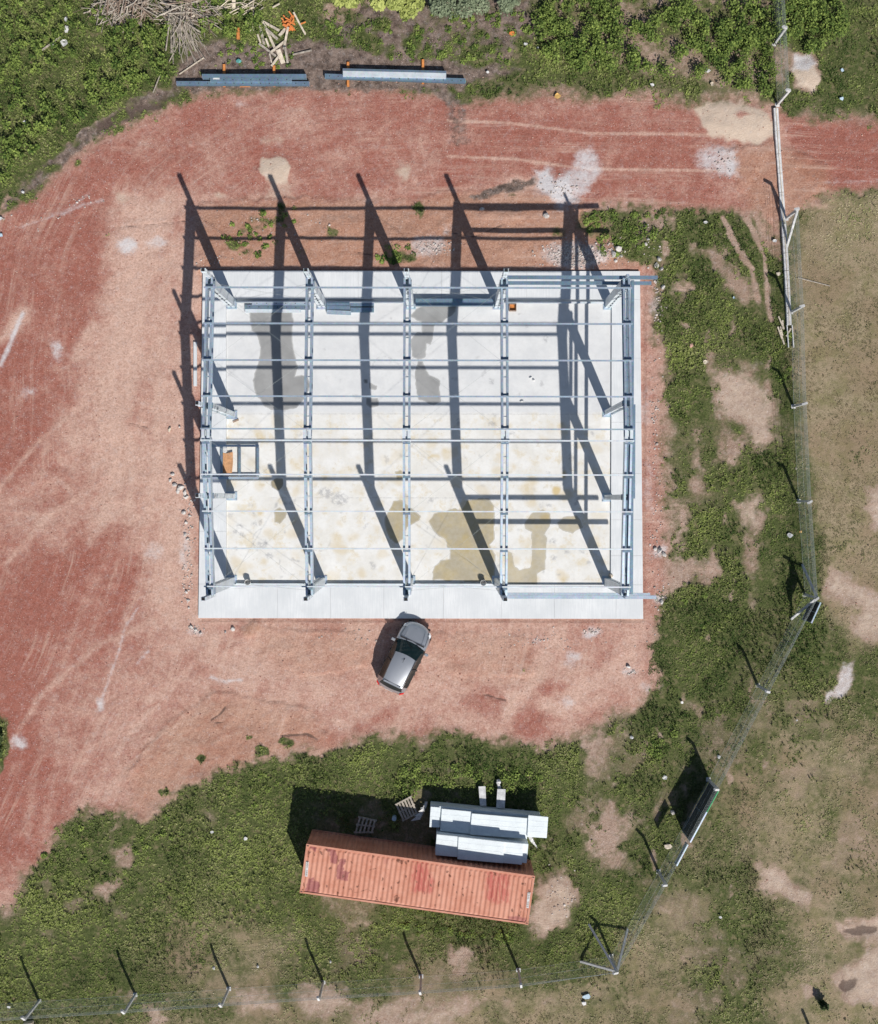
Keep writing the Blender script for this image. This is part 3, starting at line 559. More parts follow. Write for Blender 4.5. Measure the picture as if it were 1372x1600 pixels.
# girts that overshoot the east gable
for y,s in((YU+.34,1),(YL-.34,-1)):
    for z in(5.38,3.95):
        m=MB();m.chan((XS[3]+.1,y,z),(10.75 if z>5 else 10.72,y,z),.17,.13,.008,-s,(0,0,1),.02);m.build('girt','galv_blue' if s>0 else 'galv',bf)
for z in(5.38,3.95):
    m=MB();m.chan((XS[4]+.36,YU+.2,z),(XS[4]+.36,YL-.2,z),.15,.13,.008,1,(0,0,1),.02);m.build('girt','galv_blue',bf)
m=MB();yy=[G(988,632,6).y,G(988,779,6).y];m.chan((XS[4]+.33,yy[0],6.02),(XS[4]+.33,yy[1],6.02),.15,.13,.008,1,(0,0,1),.02);m.build('girt','galv_blue',bf)
# channel sections at the foot of the north wall
m=MB();m.chan((XS[2]+.3,YU-.02,.35),(XS[3]-.3,YU-.02,.35),.38,.3,.015,-1,(0,0,1),.03);m.build('blue_channel','galv_blue',bf)  # wide blue channel section spanning the third bay
for i in (0,1,3):
    m=MB();m.chan((XS[i]+.28,YU+.02,.19),(XS[i+1]-.28,YU+.02,.19),.09,.09,.008,1,(0,0,1));m.build('sill_angle','galv_light',bf)
for i in (0,1,2):
    m=MB();m.chan((XS[i]+.28,YL-.14,.17),(XS[i+1]-.28,YL-.14,.17),.09,.07,.008,1,(0,0,1));m.build('sill_angle','galv_light',bf)
# brace rods in the first and third bays, roof and walls
for i in(0,2):
    for j0,j1 in((0,2),(2,4),(5,7),(7,9)):
        a,b=PY[j0],PY[j1]
        for x0,x1 in((XS[i]+.15,XS[i+1]-.15),(XS[i+1]-.15,XS[i]+.15)):
            m=MB();m.rod((x0,a,rz(a)+.3),(x1,b,rz(b)+.3),.005);m.build('brace_rod','wire',bf)
    for y in(YU+.05,YL-.05):
        for x0,x1 in((XS[i]+.2,XS[i+1]-.2),(XS[i+1]-.2,XS[i]+.2)):
            m=MB();m.rod((x0,y,.3),(x1,y,HC-.2),.005);m.build('brace_rod','wire',bf)
#@@ONSLAB
# ---------------------------------------------------------------- loose things on the slab
def beam_px(name,a,b,z,wd,h,mat,label,cat='steel beam',group=None,side=1,lip=.02,holes=0):
    p0=G(*a,z+h);p1=G(*b,z+h);p0.z=p1.z=z+h/2;r=empty(name,(p0+p1)/2);tag(r,label,cat,group)
    m=MB();m.chan(p0,p1,wd,h,.01,side,(0,0,1),lip);o=m.build('channel_section',mat,r)
    if holes:
        q=MB();L=(p1-p0).length;k=int(L/.45)
        for i in range(k):
            c=p0.lerp(p1,(i+.5)/k);c.z=z+h+.004;q.box(c,.05,.05,.006)
        q.build('bolt_holes','stencil',r)
    for c in(p0,p1):
        q=MB();q.box(c+(c-(p0+p1)/2).normalized()*.006,.012,wd*1.04,h*1.04,math.atan2((p1-p0).y,(p1-p0).x));q.build('end_plate','galv',r)
    return r
beam_px('steel_beam',(394,473.5),(484,474),FZ,.20,.2,'galv','upper galvanised channel in the pile beside the north-west corner column',side=1,holes=1)
beam_px('steel_beam',(383,479.5),(484,480),FZ,.24,.16,'galv_dark','middle galvanised channel of the pile beside the north-west corner column',side=-1,holes=1)  # dark steel puts the shaded gaps of the pile into this channel's colour
beam_px('steel_beam',(383,485.5),(470,485.5),FZ,.18,.12,'galv_light','lowest pale channel on the south side of the pile by the north-west corner',side=1)
beam_px('steel_beam',(511,474.5),(546,474.5),FZ,.2,.24,'galv_blue','short blue-grey channel at the back of the three in the second bay',side=1)
beam_px('steel_beam',(511,480.5),(546,481),FZ,.2,.24,'galv_blue','short blue-grey channel in the middle of the three in the second bay',side=1)
beam_px('steel_beam',(511,487),(548,488.5),FZ,.2,.24,'galv','short skewed channel at the front of the three in the second bay',side=1)
beam_px('steel_beam',(548,475),(584,475),FZ,.24,.2,'galv_blue','short channel lying under the frame shadow, behind its twin in the second bay',side=-1)
beam_px('steel_beam',(548,484),(584,484),FZ,.24,.2,'galv_blue','short channel lying under the frame shadow, in front of its twin in the second bay',side=-1)
# flat steel frame lying at the west gable
fr=empty('steel_door_frame',G(360,722,.15));tag(fr,'rectangular steel frame with two cross members lying flat at the west gable','steel frame')
zf=.24
P=lambda x,y:G(x,y,zf)
for y in(696.5,747):
    m=MB();m.chan(P(316,y),P(404.5,y),.12,.14,.01,1 if y<700 else -1);m.build('rail','galv',fr)
for x in(317.5,346.5,374.5,403):
    m=MB();m.chan(P(x,698.8),P(x,744.8),.12,.14,.01,1);m.build('stile','galv_dark' if x!=317.5 else 'galv',fr)
    if x>340:
        m=MB();c=P(x,744.5);c.z-=.03;m.prism([c+Vector((-.16,0,0)),c+Vector((.16,0,0)),c+Vector((0,.2,0))][::1],.02);m.build('gusset','galv_light',fr)
m=MB();pts=zt(300,600,.125,[(388,860),(425,868),(510,850),(512,985),(500,1112),(386,1115)]);m.prism([G(a,b,.165) for a,b in pts],.018)
tag(m.build('plywood_sheet','ply'),'brown plywood offcut with a ragged edge inside the flat steel frame','plywood')
m=MB();pts=zt(300,600,.125,[(388,800),(440,800),(440,850),(388,855)]);m.prism([G(a,b,.17) for a,b in pts],.03);tag(m.build('paper_scrap','litter'),'crumpled white sheet beside the plywood inside the flat steel frame','litter')
m=MB();m.bar(G(364,659.5,.05),G(373,655.5,.05),.09,.06);tag(m.build('timber_offcut','wood_brown'),'short brown timber offcut on the floor by the first west gable post','timber')
bx=empty('wooden_box',G(801,481,FZ));tag(bx,'small open wooden box with a dark inside on the floor near the fourth north column','box')
c=G(801,481,FZ);m=MB()
for dx,dy,sx,sy in((-.18,0,.03,.4),(.18,0,.03,.4),(0,-.185,.33,.03),(0,.185,.33,.03)): m.box(c+Vector((dx,dy,.11)),sx,sy,.22)
m.build('box_sides','wood_brown',bx);m=MB();m.box(c+Vector((0,0,.02)),.33,.34,.03);m.build('box_bottom','wood_orange',bx)
def bucket(px,py,mat,label):
    c=G(px,py,FZ);r=empty('bucket',c);tag(r,label,'bucket');m=MB()
    nn=12;vs=[];
    for (rr,z) in((.13,0),(.17,.34),(.155,.34),(.12,.05)): vs+=[c+Vector((rr*math.cos(6.283*i/nn),rr*math.sin(6.283*i/nn),z)) for i in range(nn)]
    fs=[(k*nn+i,k*nn+(i+1)%nn,(k+1)*nn+(i+1)%nn,(k+1)*nn+i) for k in range(3) for i in range(nn)]+[tuple(range(3*nn,4*nn)),tuple(range(nn-1,-1,-1))]
    m.add(vs,fs);m.build('pail',mat,r,smooth=False)
    m=MB();pv=[c+Vector((.17*math.cos(t),.05,.34+.12*math.sin(t))) for t in [i*math.pi/6 for i in range(7)]]
    for p,q in zip(pv[:-1],pv[1:]): m.rod(p,q,.012)
    m.build('handle','black',r)
bucket(388.5,909,'litter','pale bucket on the south edge of the floor in the westmost bay')
bucket(755,910,'litter','pale bucket on the south edge of the floor beside the fourth south column')
# bag and its dark lump near the south-east corner
m=MB();c=G(954,899,FZ);m.rock(c+Vector((0,0,.15)),.2,4);o=m.build('cement_sack','wood_pale',smooth=True);tag(o,'tan sack slumped on the floor beside the south-east corner column','sack')
for px,py,l in((829,590,'small white plastic lump on the floor of the east bay'),(834,594,'second white plastic lump just below its twin in the east bay'),(815,627,'lone white ball of paper on the floor beside the fourth rafter')):
    m=MB();c=G(px,py,FZ);m.rock(c+Vector((0,0,.05)),.1,int(px));tag(m.build('litter','litter'),l,'litter')
#@@CAR
# ---------------------------------------------------------------- car
def car():
    pf=G(656.5,977,.7);pr=G(608,1077,.7);d=(pf-pr);ang=math.atan2(d.y,d.x);c=(pf+pr)/2;c.z=-.03
    r=empty('parked_car',c,ang);tag(r,'silver-grey hatchback parked at the south edge of the concrete slab, nose on the slab side','car')
    #      x     wb   zb    wt   zt    zc
    st=[(1.98,.40,.42,.36,.50,.53),(1.93,.60,.48,.50,.62,.66),(1.78,.76,.58,.64,.76,.80),(1.5,.83,.68,.70,.86,.90),(1.2,.86,.76,.73,.93,.97),(.98,.865,.81,.745,.97,1.01),
        (.93,.87,.82,.745,.98,1.02),(.6,.87,.86,.69,1.22,1.26),(.26,.87,.88,.625,1.42,1.47),(.2,.87,.88,.62,1.435,1.485),(-.3,.87,.90,.615,1.485,1.54),(-.9,.865,.92,.60,1.475,1.53),(-1.42,.85,.94,.58,1.42,1.475),(-1.48,.845,.94,.575,1.405,1.46),
        (-1.80,.80,.93,.66,1.02,1.05),(-1.86,.78,.90,.66,.95,.97),(-1.96,.70,.62,.62,.80,.82),(-1.98,.66,.45,.60,.60,.60)]
    def ring(x,wb,zb,wt,zt_,zc):
        lo=[(wb-.06,.24),(wb,.42),(wb+.015,(zb+.42)/2),(wb,zb),(wt+(wb-wt)*.25,zb+(zt_-zb)*.62) if zt_>1.05 else ((wt+wb)/2+.02,zb+(zt_-zb)*.6),(wt,zt_),(wt*.72,zt_+(zc-zt_)*.62),(wt*.36,zt_+(zc-zt_)*.92),(0,zc)]
        R=[(x,-a,b) for a,b in lo]+[(x,a,b) for a,b in lo[-2::-1]];return R
    rings=[ring(*s) for s in st]
    # bowed front, rear and windscreen edges
    def bow(x,y):
        k=abs(y)/.87
        if x>1.1: return x-.26*k**2*(x-1.1)/.85*1.0
        if .2<=x<=1.0: return x-.16*k**2
        if x<-1.7: return x+.12*k**2
        return x
    nr=len(rings[0]);Vv=[(bow(x,y),y,z) for R in rings for x,y,z in R]
    groups={'body':[], 'windscreen':[], 'rear_window':[], 'side_window':[], 'roof':[]}
    for i in range(len(rings)-1):
        x0=st[i][0];x1=st[i+1][0];mid=(x0+x1)/2
        for j in range(nr-1):
            f=(i*nr+j,i*nr+j+1,(i+1)*nr+j+1,(i+1)*nr+j);jj=min(j,nr-2-j)
            if .26<=mid<=.93 and jj>=5: groups['windscreen'].append(f)
            elif -1.80<mid<-1.48 and jj>=5: groups['rear_window'].append(f)
            elif -1.42<mid<.93 and jj in(3,4) and not(-.36<mid<-.3): groups['side_window'].append((f,j<nr/2))
            elif -1.48<=mid<.26 and jj>=5: groups['roof'].append(f)
            else: groups['body'].append(f)
    e=len(rings)-1
    groups['body']+=[tuple(range(nr)),tuple(e*nr+k for k in range(nr-1,-1,-1))]+[(i*nr,(i+1)*nr,(i+1)*nr+nr-1,i*nr+nr-1) for i in range(e)]
    def mk(name,fs,mat):
        used=sorted({k for f in fs for k in f});mp={k:i for i,k in enumerate(used)};m=MB();m.v=[Vv[k] for k in used];m.f=[tuple(mp[k] for k in f) for f in fs]
        return m.build(name,mat,r,local=True,smooth=True)
    body=mk('body',groups['body'],'paint');md=body.modifiers.new('edge','BEVEL');md.width=.02;md.segments=2;md.limit_method='ANGLE';md.angle_limit=math.radians(40)
    roof=mk('roof',groups['roof'],'paint')
    mk('windscreen',groups['windscreen'],'glass');mk('rear_window',groups['rear_window'],'glass')
    for sd in(True,False): mk('side_window',[f for f,l in groups['side_window'] if l==sd],'glass')
    for s in(-1,1):
        q=MB();q.box((-.34,s*.765,1.16),.07,.05,.62,rot=Euler((s*.46,0,0)).to_matrix());q.build('door_pillar','plastic',r,local=True)
        q=MB()
        xs=[.15,-.3,-.9,-1.4];zz=[1.45,1.50,1.495,1.44];ww=[.60,.60,.585,.56]
        for k in range(3): q.rod((xs[k],s*ww[k],zz[k]+.02),(xs[k+1],s*ww[k+1],zz[k+1]+.02),.014)
        q.build('roof_rail','plastic',r,local=True)
        m=MB();m.box((.66,s*.98,.97),.15,.22,.13);mi=m.build('mirror','paint',r,local=True,bevel=.03)
        m=MB();m.box((.60,s*.98,.97),.008,.18,.10);m.build('mirror_glass','lamp',mi,local=True)
        m=MB()
        for a,b,c_ in(((1.62,.70,.80),(1.78,.60,.77),.05),):
            m.prism([Vector((1.47,s*.80,.80)),Vector((1.64,s*.795,.745)),Vector((1.80,s*.64,.755)),Vector((1.62,s*.66,.85))][::s],.10)
        m.build('headlight','lamp',r,local=True)
        m=MB();m.prism([Vector((-1.70,s*.80,.96)),Vector((-1.80,s*.80,.93)),Vector((-1.93,s*.62,.90)),Vector((-1.86,s*.60,.99))][::-s],.3);m.build('taillight','red_lens',r,local=True)
        m=MB()
        for x in(.30,-.42): m.box((x-.18,s*.895,.78),.14,.03,.03)
        m.build('door_handle','plastic',r,local=True)
        m=MB();m.box((0,s*.86,.27),2.3,.05,.10);m.build('sill','plastic',r,local=True)
        for x in(1.22,-1.22):
            wr=MB();nn=24
            def ringy(rr,y): return [(x+rr*math.cos(6.2832*i/nn),s*y,.31+rr*math.sin(6.2832*i/nn)) for i in range(nn)]
            vs=ringy(.24,.66)+ringy(.31,.68)+ringy(.31,.87)+ringy(.24,.885);fs=[(k*nn+i,k*nn+(i+1)%nn,(k+1)*nn+(i+1)%nn,(k+1)*nn+i) for k in range(3) for i in range(nn)]
            wr.add(vs,fs+[tuple(range(nn))]);wo=wr.build('wheel','black',r,local=True)
            q=MB();q.rod((x,s*.80,.31),(x,s*.885,.31),.06,10)
            for k in range(5):
                t=k*1.2566;q.bar((x,s*.88,.31),(x+.23*math.cos(t),s*.87,.31+.23*math.sin(t)),.06,.02,(0,1,0))
            q.build('rim','rim',wo,local=True)
    m=MB();m.box((1.93,0,.40),.06,.9,.16);m.build('grille','plastic',r,local=True)
    m=MB();m.box((1.70,0,.28),.42,1.3,.12);m.build('front_bumper','plastic',r,local=True,bevel=.03)
    m=MB();m.box((-1.92,0,.40),.14,1.3,.22);m.build('rear_bumper','plastic',r,local=True,bevel=.03)
    m=MB();m.box((-2.0,0,.58),.012,.5,.12);m.build('number_plate','litter',r,local=True)
    m=MB();m.rod((.02,0,1.52),(-.16,0,1.68),.009);m.box((.02,0,1.515),.08,.05,.03);m.build('aerial','black',r,local=True)
    m=MB();m.bar((.93,.35,1.045),(.66,-.15,1.245),.02,.02);m.bar((.93,-.25,1.045),(.72,-.68,1.16),.02,.02);m.bar((.97,-.7,1.0),(.97,.7,1.0),.06,.015);m.build('wiper','black',r,local=True)
    m=MB();m.bar((1.02,-.72,1.018),(1.02,.72,1.018),.018,.01);m.bar((-1.40,-.5,1.475),(-1.40,.5,1.475),.014,.012)
    for s in(-1,1): m.bar((1.02,s*.735,.985),(1.72,s*.66,.80),.014,.012);m.bar((.2,s*.60,1.478),(-1.42,s*.555,1.465),.02,.012)
    m.build('panel_gap','plastic',r,local=True)
    m=MB();m.box((-1.47,0,1.475),.10,1.0,.02);m.build('spoiler','paint',r,local=True,bevel=.01)
    m=MB();
    for s in(-1,1): m.bar((1.75,s*.44,.85),(1.05,s*.52,1.0),.012,.02)
    m.build('bonnet_crease','paint',r,local=True)
car()
#@@CONTAINER
# ---------------------------------------------------------------- shipping container
CH=2.6
nw,ne,se,sw=G(477,1318.5,CH),G(834,1368.5,CH),G(827.5,1444.5,CH),G(470,1396,CH)
ctr=(nw+ne+se+sw)/4;ctr.z=0;cl=((ne-nw).length+(se-sw).length)/2;cw=((nw-sw).length+(ne-se).length)/2
cang=math.atan2((ne-nw).y,(ne-nw).x)
ct=empty('shipping_container',ctr,cang);tag(ct,'long faded red corrugated shipping container with maroon patches and rust in the grass','container')
CR=Matrix.Rotation(cang,2)
def c2w(x,y): return (ctr.x+x*math.cos(cang)-y*math.sin(cang),ctr.y+x*math.sin(cang)+y*math.cos(cang))
n=NT('container_paint');a1=n.attr('maroon');a2=n.attr('rust');a3=n.attr('deep');f=n.noise(1.4,5,.65);f2=n.noise(9,5,.7)
c=n.mix(n.ramp(f,.3,.7),(.50,.20,.125),(.60,.285,.195));c=n.mix(n.ramp(f2,.45,.75,0,.4),c,(.60,.32,.25))
c=n.mix(n.math('MULTIPLY',a3,n.ramp(n.noise(3,4,.7,n.mapv((4,.8,1),-cang)),.3,.6)),c,(.45,.115,.085))
c=n.mix(n.math('MULTIPLY',a1,n.ramp(f2,.25,.6,.55,.85)),c,(.26,.07,.075));c=n.mix(n.math('MULTIPLY',n.edge(a2,f2,1.6,.2),.9),c,(.15,.055,.03))
c=n.mix(n.ramp(n.noise(16,3,.7),.68,.74,0,.7),c,(.25,.08,.04))
n.col(c);M['cont']=n.set(.62,0,.35)
L=cl-.24;W=cw-.16;NR=46
def corr(u,per,d):   # trapezoid profile
    t=(u/per)%1.;return d*np.clip(np.minimum(t,1-t)*4-.5,0,1)
gx=np.linspace(-L/2,L/2,NR*12+1);gy=np.linspace(-W/2,W/2,50);TX,TY=np.meshgrid(gx,gy)
per=L/NR;edgef=np.clip((W/2-np.abs(TY)-.05)/.05,0,1)
TZ=CH-.035+corr(TX,per,.034)*edgef+.012*(vnoise(TX.ravel(),TY.ravel(),1.1,5).reshape(TX.shape)-.5)
wx,wy=c2w(TX,TY);p=Paint(wx,wy,['maroon','rust','deep'],.07,4.)
A=lambda pts:zt(440,1220,.145773,pts);B=lambda pts:zt(610,1190,.196793,pts)
for q in ([(475,705),(585,720),(590,790),(605,800),(585,890),(530,885),(530,820),(510,780),(475,770)],[(612,845),(680,850),(665,965),(725,975),(715,1070),(590,1055)],[(318,700),(372,710),(365,750),(315,735)],[(288,1035),(345,1045),(340,1075),(412,1085),(400,1220),(250,1200),(270,1100),(285,1090)],[(1090,840),(1145,845),(1140,905),(1090,895)]): p.poly('maroon',A(q),1 if q[0][0]<900 else .3,.03,CH)
p.poly('maroon',B([(935,1228),(1085,1245),(1080,1295),(930,1280)]),.8,.03,CH);p.poly('maroon',B([(380,815),(440,820),(438,860),(375,855)]),.15,.03,CH)
for q in ([(180,790),(310,800),(300,880),(340,920),(330,1050),(170,1030),(170,900)],[(760,880),(950,900),(945,1120),(850,1120),(755,1100)]): p.poly('deep',B(q),.95,.12,CH)
p.poly('deep',B([(225,800),(265,800),(240,1040),(215,1030)]),1.4,.05,CH)
p.poly('deep',B([(790,880),(815,880),(815,1100),(785,1100)]),1.4,.05,CH)
for x,y,rx,ry in [(290,780,25,30),(285,825,15,15),(240,1110,15,30),(950,870,8,22),(1255,850,20,20),(1290,870,16,18),(745,870,14,14),(1230,1250,40,14),(640,750,20,12),(700,765,15,10),(670,1030,20,20),(620,1070,8,12)]: 
    q=A([(x,y)])[0];p.blob('rust',q[0],q[1],rx*.146,ry*.146,.62,.04,0,CH)
for l in ([(740,1150),(760,1200),(830,1195),(930,1160),(970,1200)],[(950,1270),(1000,1285),(1040,1280)],[(1000,1240),(1040,1290)],[(480,1225),(520,1240)],[(600,1250),(660,1230)],[(1010,940),(940,960)]): p.stroke('rust',A(l),1.6,.6,.03,CH)
for x,y,rx,ry in [(75,790,30,18),(120,800,12,14),(1080,920,25,10),(1035,1200,8,25),(45,1090,20,25),(420,830,22,4),(1105,1270,14,14)]:
    q=B([(x,y)])[0];p.blob('rust',q[0],q[1],rx*.197,ry*.197,.6,.05,0,CH)
for _ in range(90):
    x=rng.uniform(-L/2,L/2);y=rng.uniform(-W/2,W/2);
    wx_,wy_=c2w(x,y);k=(p.X-wx_)**2/.004+(p.Y-wy_)**2/.012;p.c['rust']=np.maximum(p.c['rust'],np.exp(-k)*rng.uniform(.3,.9)).astype(np.float32)
I=np.arange(TX.size).reshape(TX.shape);Fa=np.stack([I[:-1,:-1],I[:-1,1:],I[1:,1:],I[1:,:-1]],-1).reshape(-1,4)
npmesh('roof_panel',np.stack([TX.ravel(),TY.ravel(),TZ.ravel()],-1),Fa,M['cont'],p.c,ct)
def wallp(name,Lw,axis,off,nn):
    u=np.linspace(-Lw/2,Lw/2,nn*12+1);z=np.array([.16,.3,1.,1.8,2.4,2.5]);U,Zz=np.meshgrid(u,z);D=off-np.sign(off)*corr(U,Lw/nn,.045)
    Vv=np.stack([U.ravel(),D.ravel(),Zz.ravel()] if axis=='x' else [D.ravel(),U.ravel(),Zz.ravel()],-1);I=np.arange(U.size).reshape(U.shape)
    npmesh(name,Vv,np.stack([I[:-1,:-1],I[:-1,1:],I[1:,1:],I[1:,:-1]],-1).reshape(-1,4),M['cont'],{},ct)
wallp('side_panel',L,'x',cw/2-.03,44);wallp('side_panel',L,'x',-(cw/2-.03),44);wallp('end_panel',W,'y',-(cl/2-.03),9)
for s in(-1,1):
    for zz,hh in((CH-.045,.09),(.08,.15)):
        m=MB();m.bar((-cl/2+.1,s*(cw/2-.045),zz),(cl/2-.1,s*(cw/2-.045),zz),.09,hh);m.build('side_rail','cont',ct,local=True)
    for zz,hh in((CH-.05,.1),(.08,.15)):
        m=MB();m.bar((s*(cl/2-.06),-cw/2+.1,zz),(s*(cl/2-.06),cw/2-.1,zz),.12,hh);m.build('end_rail','cont',ct,local=True)
    for t in(-1,1):
        m=MB();m.bar((s*(cl/2-.07),t*(cw/2-.07),.0),(s*(cl/2-.07),t*(cw/2-.07),CH),.12,.12,(0,1,0));m.build('corner_post','cont',ct,local=True)
        m=MB();m.box((s*(cl/2-.085),t*(cw/2-.08),CH-.055),.178,.165,.125);oc=m.build('corner_casting','cont',ct,local=True)
        m=MB();m.box((s*(cl/2-.085),t*(cw/2-.08),CH+.008),.11,.06,.004);m.build('casting_hole','castings',oc,local=True)
# doors at the east end
for t in(-1,1):
    m=MB();m.box((cl/2-.03,t*cw*.235,1.3),.05,cw*.45,2.3);d=m.build('door','cont',ct,local=True,bevel=.01)
    m=MB()
    for k in(.14,.33): m.rod((cl/2+.01,t*cw*k,.15),(cl/2+.01,t*cw*k,2.5),.02,6)
    m.build('locking_bar','galv',d,local=True)
# illegible white marking plates on the roof ends, with their dark marks
for name,pts in(('w',A([(262,868),(292,870),(278,1028),(250,1024)])),('e',B([(1090,1040),(1112,1040),(1098,1165),(1080,1160)]))):
    m=MB();q=[G(a,b,CH+.022) for a,b in pts];loc=[Matrix.Rotation(-cang,3,'Z')@(v-Vector((ctr.x,ctr.y,0))) for v in q]
    m.prism(loc,.012);o=m.build('marking_plate','litter',ct,local=True)
    m=MB();R=random.Random(5 if name=='w' else 9);c0=(loc[0]+loc[1])/2;c1=(loc[2]+loc[3])/2
    for k in range(7):
        if k==3: continue
        c_=c0.lerp(c1,(k+.7)/7.4);c_.z=CH+.026
        m.box(c_+Vector((-.02,0,0)),.07,.018,.004);m.box(c_+Vector((0,.04,0)),.018,.06,.004,R.uniform(-.6,.6));m.box(c_+Vector((.03,.02,0)),.02,.05,.004)
    m.build('plate_marks','wood_brown',o,local=True)
#@@PANELS
# ---------------------------------------------------------------- white insulated panels north of the container
def panel(pts,ztop,th,label,group='white wall panels stacked beside the container',ribs=3):
    top=[G(a,b,ztop) for a,b in pts];c=sum(top,Vector())/len(top);r=empty('insulated_panel',(c.x,c.y,ztop-th));tag(r,label,'wall panel',group)
    m=MB();m.prism([Vector((v.x,v.y,ztop-.012)) for v in top],th-.03);fo=m.build('foam_core','foam',r)
    m=MB();m.prism(top,.014);
    m.prism([Vector((v.x,v.y,ztop-th+.012)) for v in top],.012)
    # folded long lip and shallow ribs
    a,b,d=top[0],top[1],top[3]
    m.bar(a-Vector((0,0,th/2)),b-Vector((0,0,th/2)),.02,th*.96);m.bar(d-Vector((0,0,th/2)),top[2]-Vector((0,0,th/2)),.02,th*.96);m.bar(a-Vector((0,0,th/2)),d-Vector((0,0,th/2)),.02,th*.96);m.bar(b-Vector((0,0,th/2)),top[2]-Vector((0,0,th/2)),.02,th*.96)
    for k in range(1,ribs+1):
        t=k/(ribs+1);m.bar(a.lerp(d,t)+Vector((0,0,.002)),b.lerp(top[2],t)+Vector((0,0,.002)),.03,.007)
    m.build('metal_skin','white_panel',r);return r
def stackbase(pts,ztop,zbot,label):
    top=[G(a,b,ztop) for a,b in pts];c=sum(top,Vector())/len(top);r=empty('panel_bundle',(c.x,c.y,zbot));tag(r,label,'panel bundle')
    k=int((ztop-zbot)/.11)
    for i in range(k):
        z=zbot+(i+1)*.11;j=Vector((random.uniform(-.02,.02),random.uniform(-.02,.02),0));m=MB();m.prism([Vector((v.x,v.y,z))+j for v in top],.10);m.build('stacked_sheet','white_panel',r)
    m=MB()
    for t in(.15,.5,.85):
        p0=top[0].lerp(top[1],t);p1=top[3].lerp(top[2],t);p0.z=p1.z=zbot-.06;m.bar(p0,p1,.12,.12)
    m.build('timber_bearer','wood_pale',r);return r
stackbase(B([(320,350),(1196,436),(1184,592),(312,517)]),1.1,.12,'long bundle of stacked white panels north of the red container, the farther of two')
panel(B([(322,360),(392,366),(385,522),(312,518)]),1.13,.1,'narrow end panel on the west tip of the farther white bundle')
panel(B([(410,376),(648,400),(636,574),(397,549)]),1.14,.11,'wide scuffed panel on the west half of the farther white bundle')
panel(B([(648,414),(1092,452),(1084,612),(634,578)]),1.25,.1,'long clean panel on the middle of the farther white bundle, overlapping its neighbours')
panel(B([(1098,428),(1252,442),(1240,606),(1088,596)]),1.36,.1,'square panel jutting past the east end of the farther white bundle')
stackbase(B([(368,577),(1094,657),(1080,808),(358,737)]),1.66,.12,'long bundle of stacked white panels tight against the red container, the nearer of two')
panel(B([(370,580),(538,597),(530,756),(358,741)]),1.79,.1,'short panel on the west end of the bundle tight against the container')
panel(B([(542,600),(905,640),(893,805),(534,773)]),1.88,.1,'long panel on the middle of the bundle tight against the container')
panel(B([(905,640),(1056,654),(1042,817),(893,803)]),1.79,.1,'short panel on the east end of the bundle tight against the container')
for pts,l in((B([(700,198),(755,196),(762,350),(712,352)]),'left of two white concrete stubs sticking out north of the farther panel bundle'),(B([(850,218),(915,220),(908,370),(840,368)]),'right of two white concrete stubs sticking out north of the farther panel bundle')):
    top=[G(a,b,.5) for a,b in pts];r=empty('concrete_stub',(top[0].x,top[0].y,0));tag(r,l,'concrete post')
    m=MB();m.prism(top,.06);m.build('flange','post',r);m=MB();c=[sum(top,Vector())/4+(v-sum(top,Vector())/4)*.7 for v in top];m.prism([v-Vector((0,0,.06)) for v in c],.5);m.build('web','post',r)
def pallet(pts,z,label,mat='wood_grey',n_=6):
    t=[G(a,b,z+.14) for a,b in pts];c=sum(t,Vector())/4;r=empty('wooden_pallet',(c.x,c.y,z));tag(r,label,'pallet')
    for k in range(n_):
        u=(k+.5)/n_;m=MB();m.bar(t[0].lerp(t[1],u),t[3].lerp(t[2],u),.10,.022);m.build('deck_board',mat,r)
    for u in(.04,.5,.96):
        m=MB();m.bar(t[0].lerp(t[3],u)-Vector((0,0,.06)),t[1].lerp(t[2],u)-Vector((0,0,.06)),.08,.09);m.build('bearer',mat,r)
pallet(B([(35,340),(165,272),(222,410),(98,478)]),.12,'grey wooden pallet tilted by the west end of the white panels')
pallet(A([(822,382),(1022,425),(985,560),(772,562)]),.05,'dim wooden pallet lying in the shade north of the container','wood_grey',5)
m=MB()
for k in range(9):
    q=B([(165+k*14+random.uniform(-8,8),470-k*18+random.uniform(-14,14)),(215+k*10,430-k*14),(240+k*6,460-k*12)]);m.prism([G(*v,.35+random.uniform(-.1,.1)) for v in q][::-1],.02)
tag(m.build('plastic_wrap','litter'),'torn white plastic wrap draped between the pallet and the white panels','plastic wrap')
m=MB()
for k in range(7):
    q=B([(1095+k*10,600+k*9),(1130+k*6,598+k*14),(1115+k*8,640+k*8)]);m.prism([G(*v,.5-.06*k+random.uniform(-.05,.05)) for v in q][::-1],.02)
tag(m.build('plastic_wrap','litter'),'shredded white wrap hanging off the east end of the panels','plastic wrap')
m=MB();c=GG(*B([(853,165)])[0]);
for k in range(5): m.rock(c+Vector((random.uniform(-.1,.1),k*.09-.2,.3)),.16,k+30)
tag(m.build('plastic_bag','litter'),'crumpled white plastic bag above the right concrete stub','bag')
m=MB();c=GG(*B([(32,440)])[0]);m.rod(c,c+Vector((0,0,.4)),.12,12);o=m.build('paint_drum','blue_lit');tag(o,'small blue and white drum in the shade left of the tilted pallet','drum')
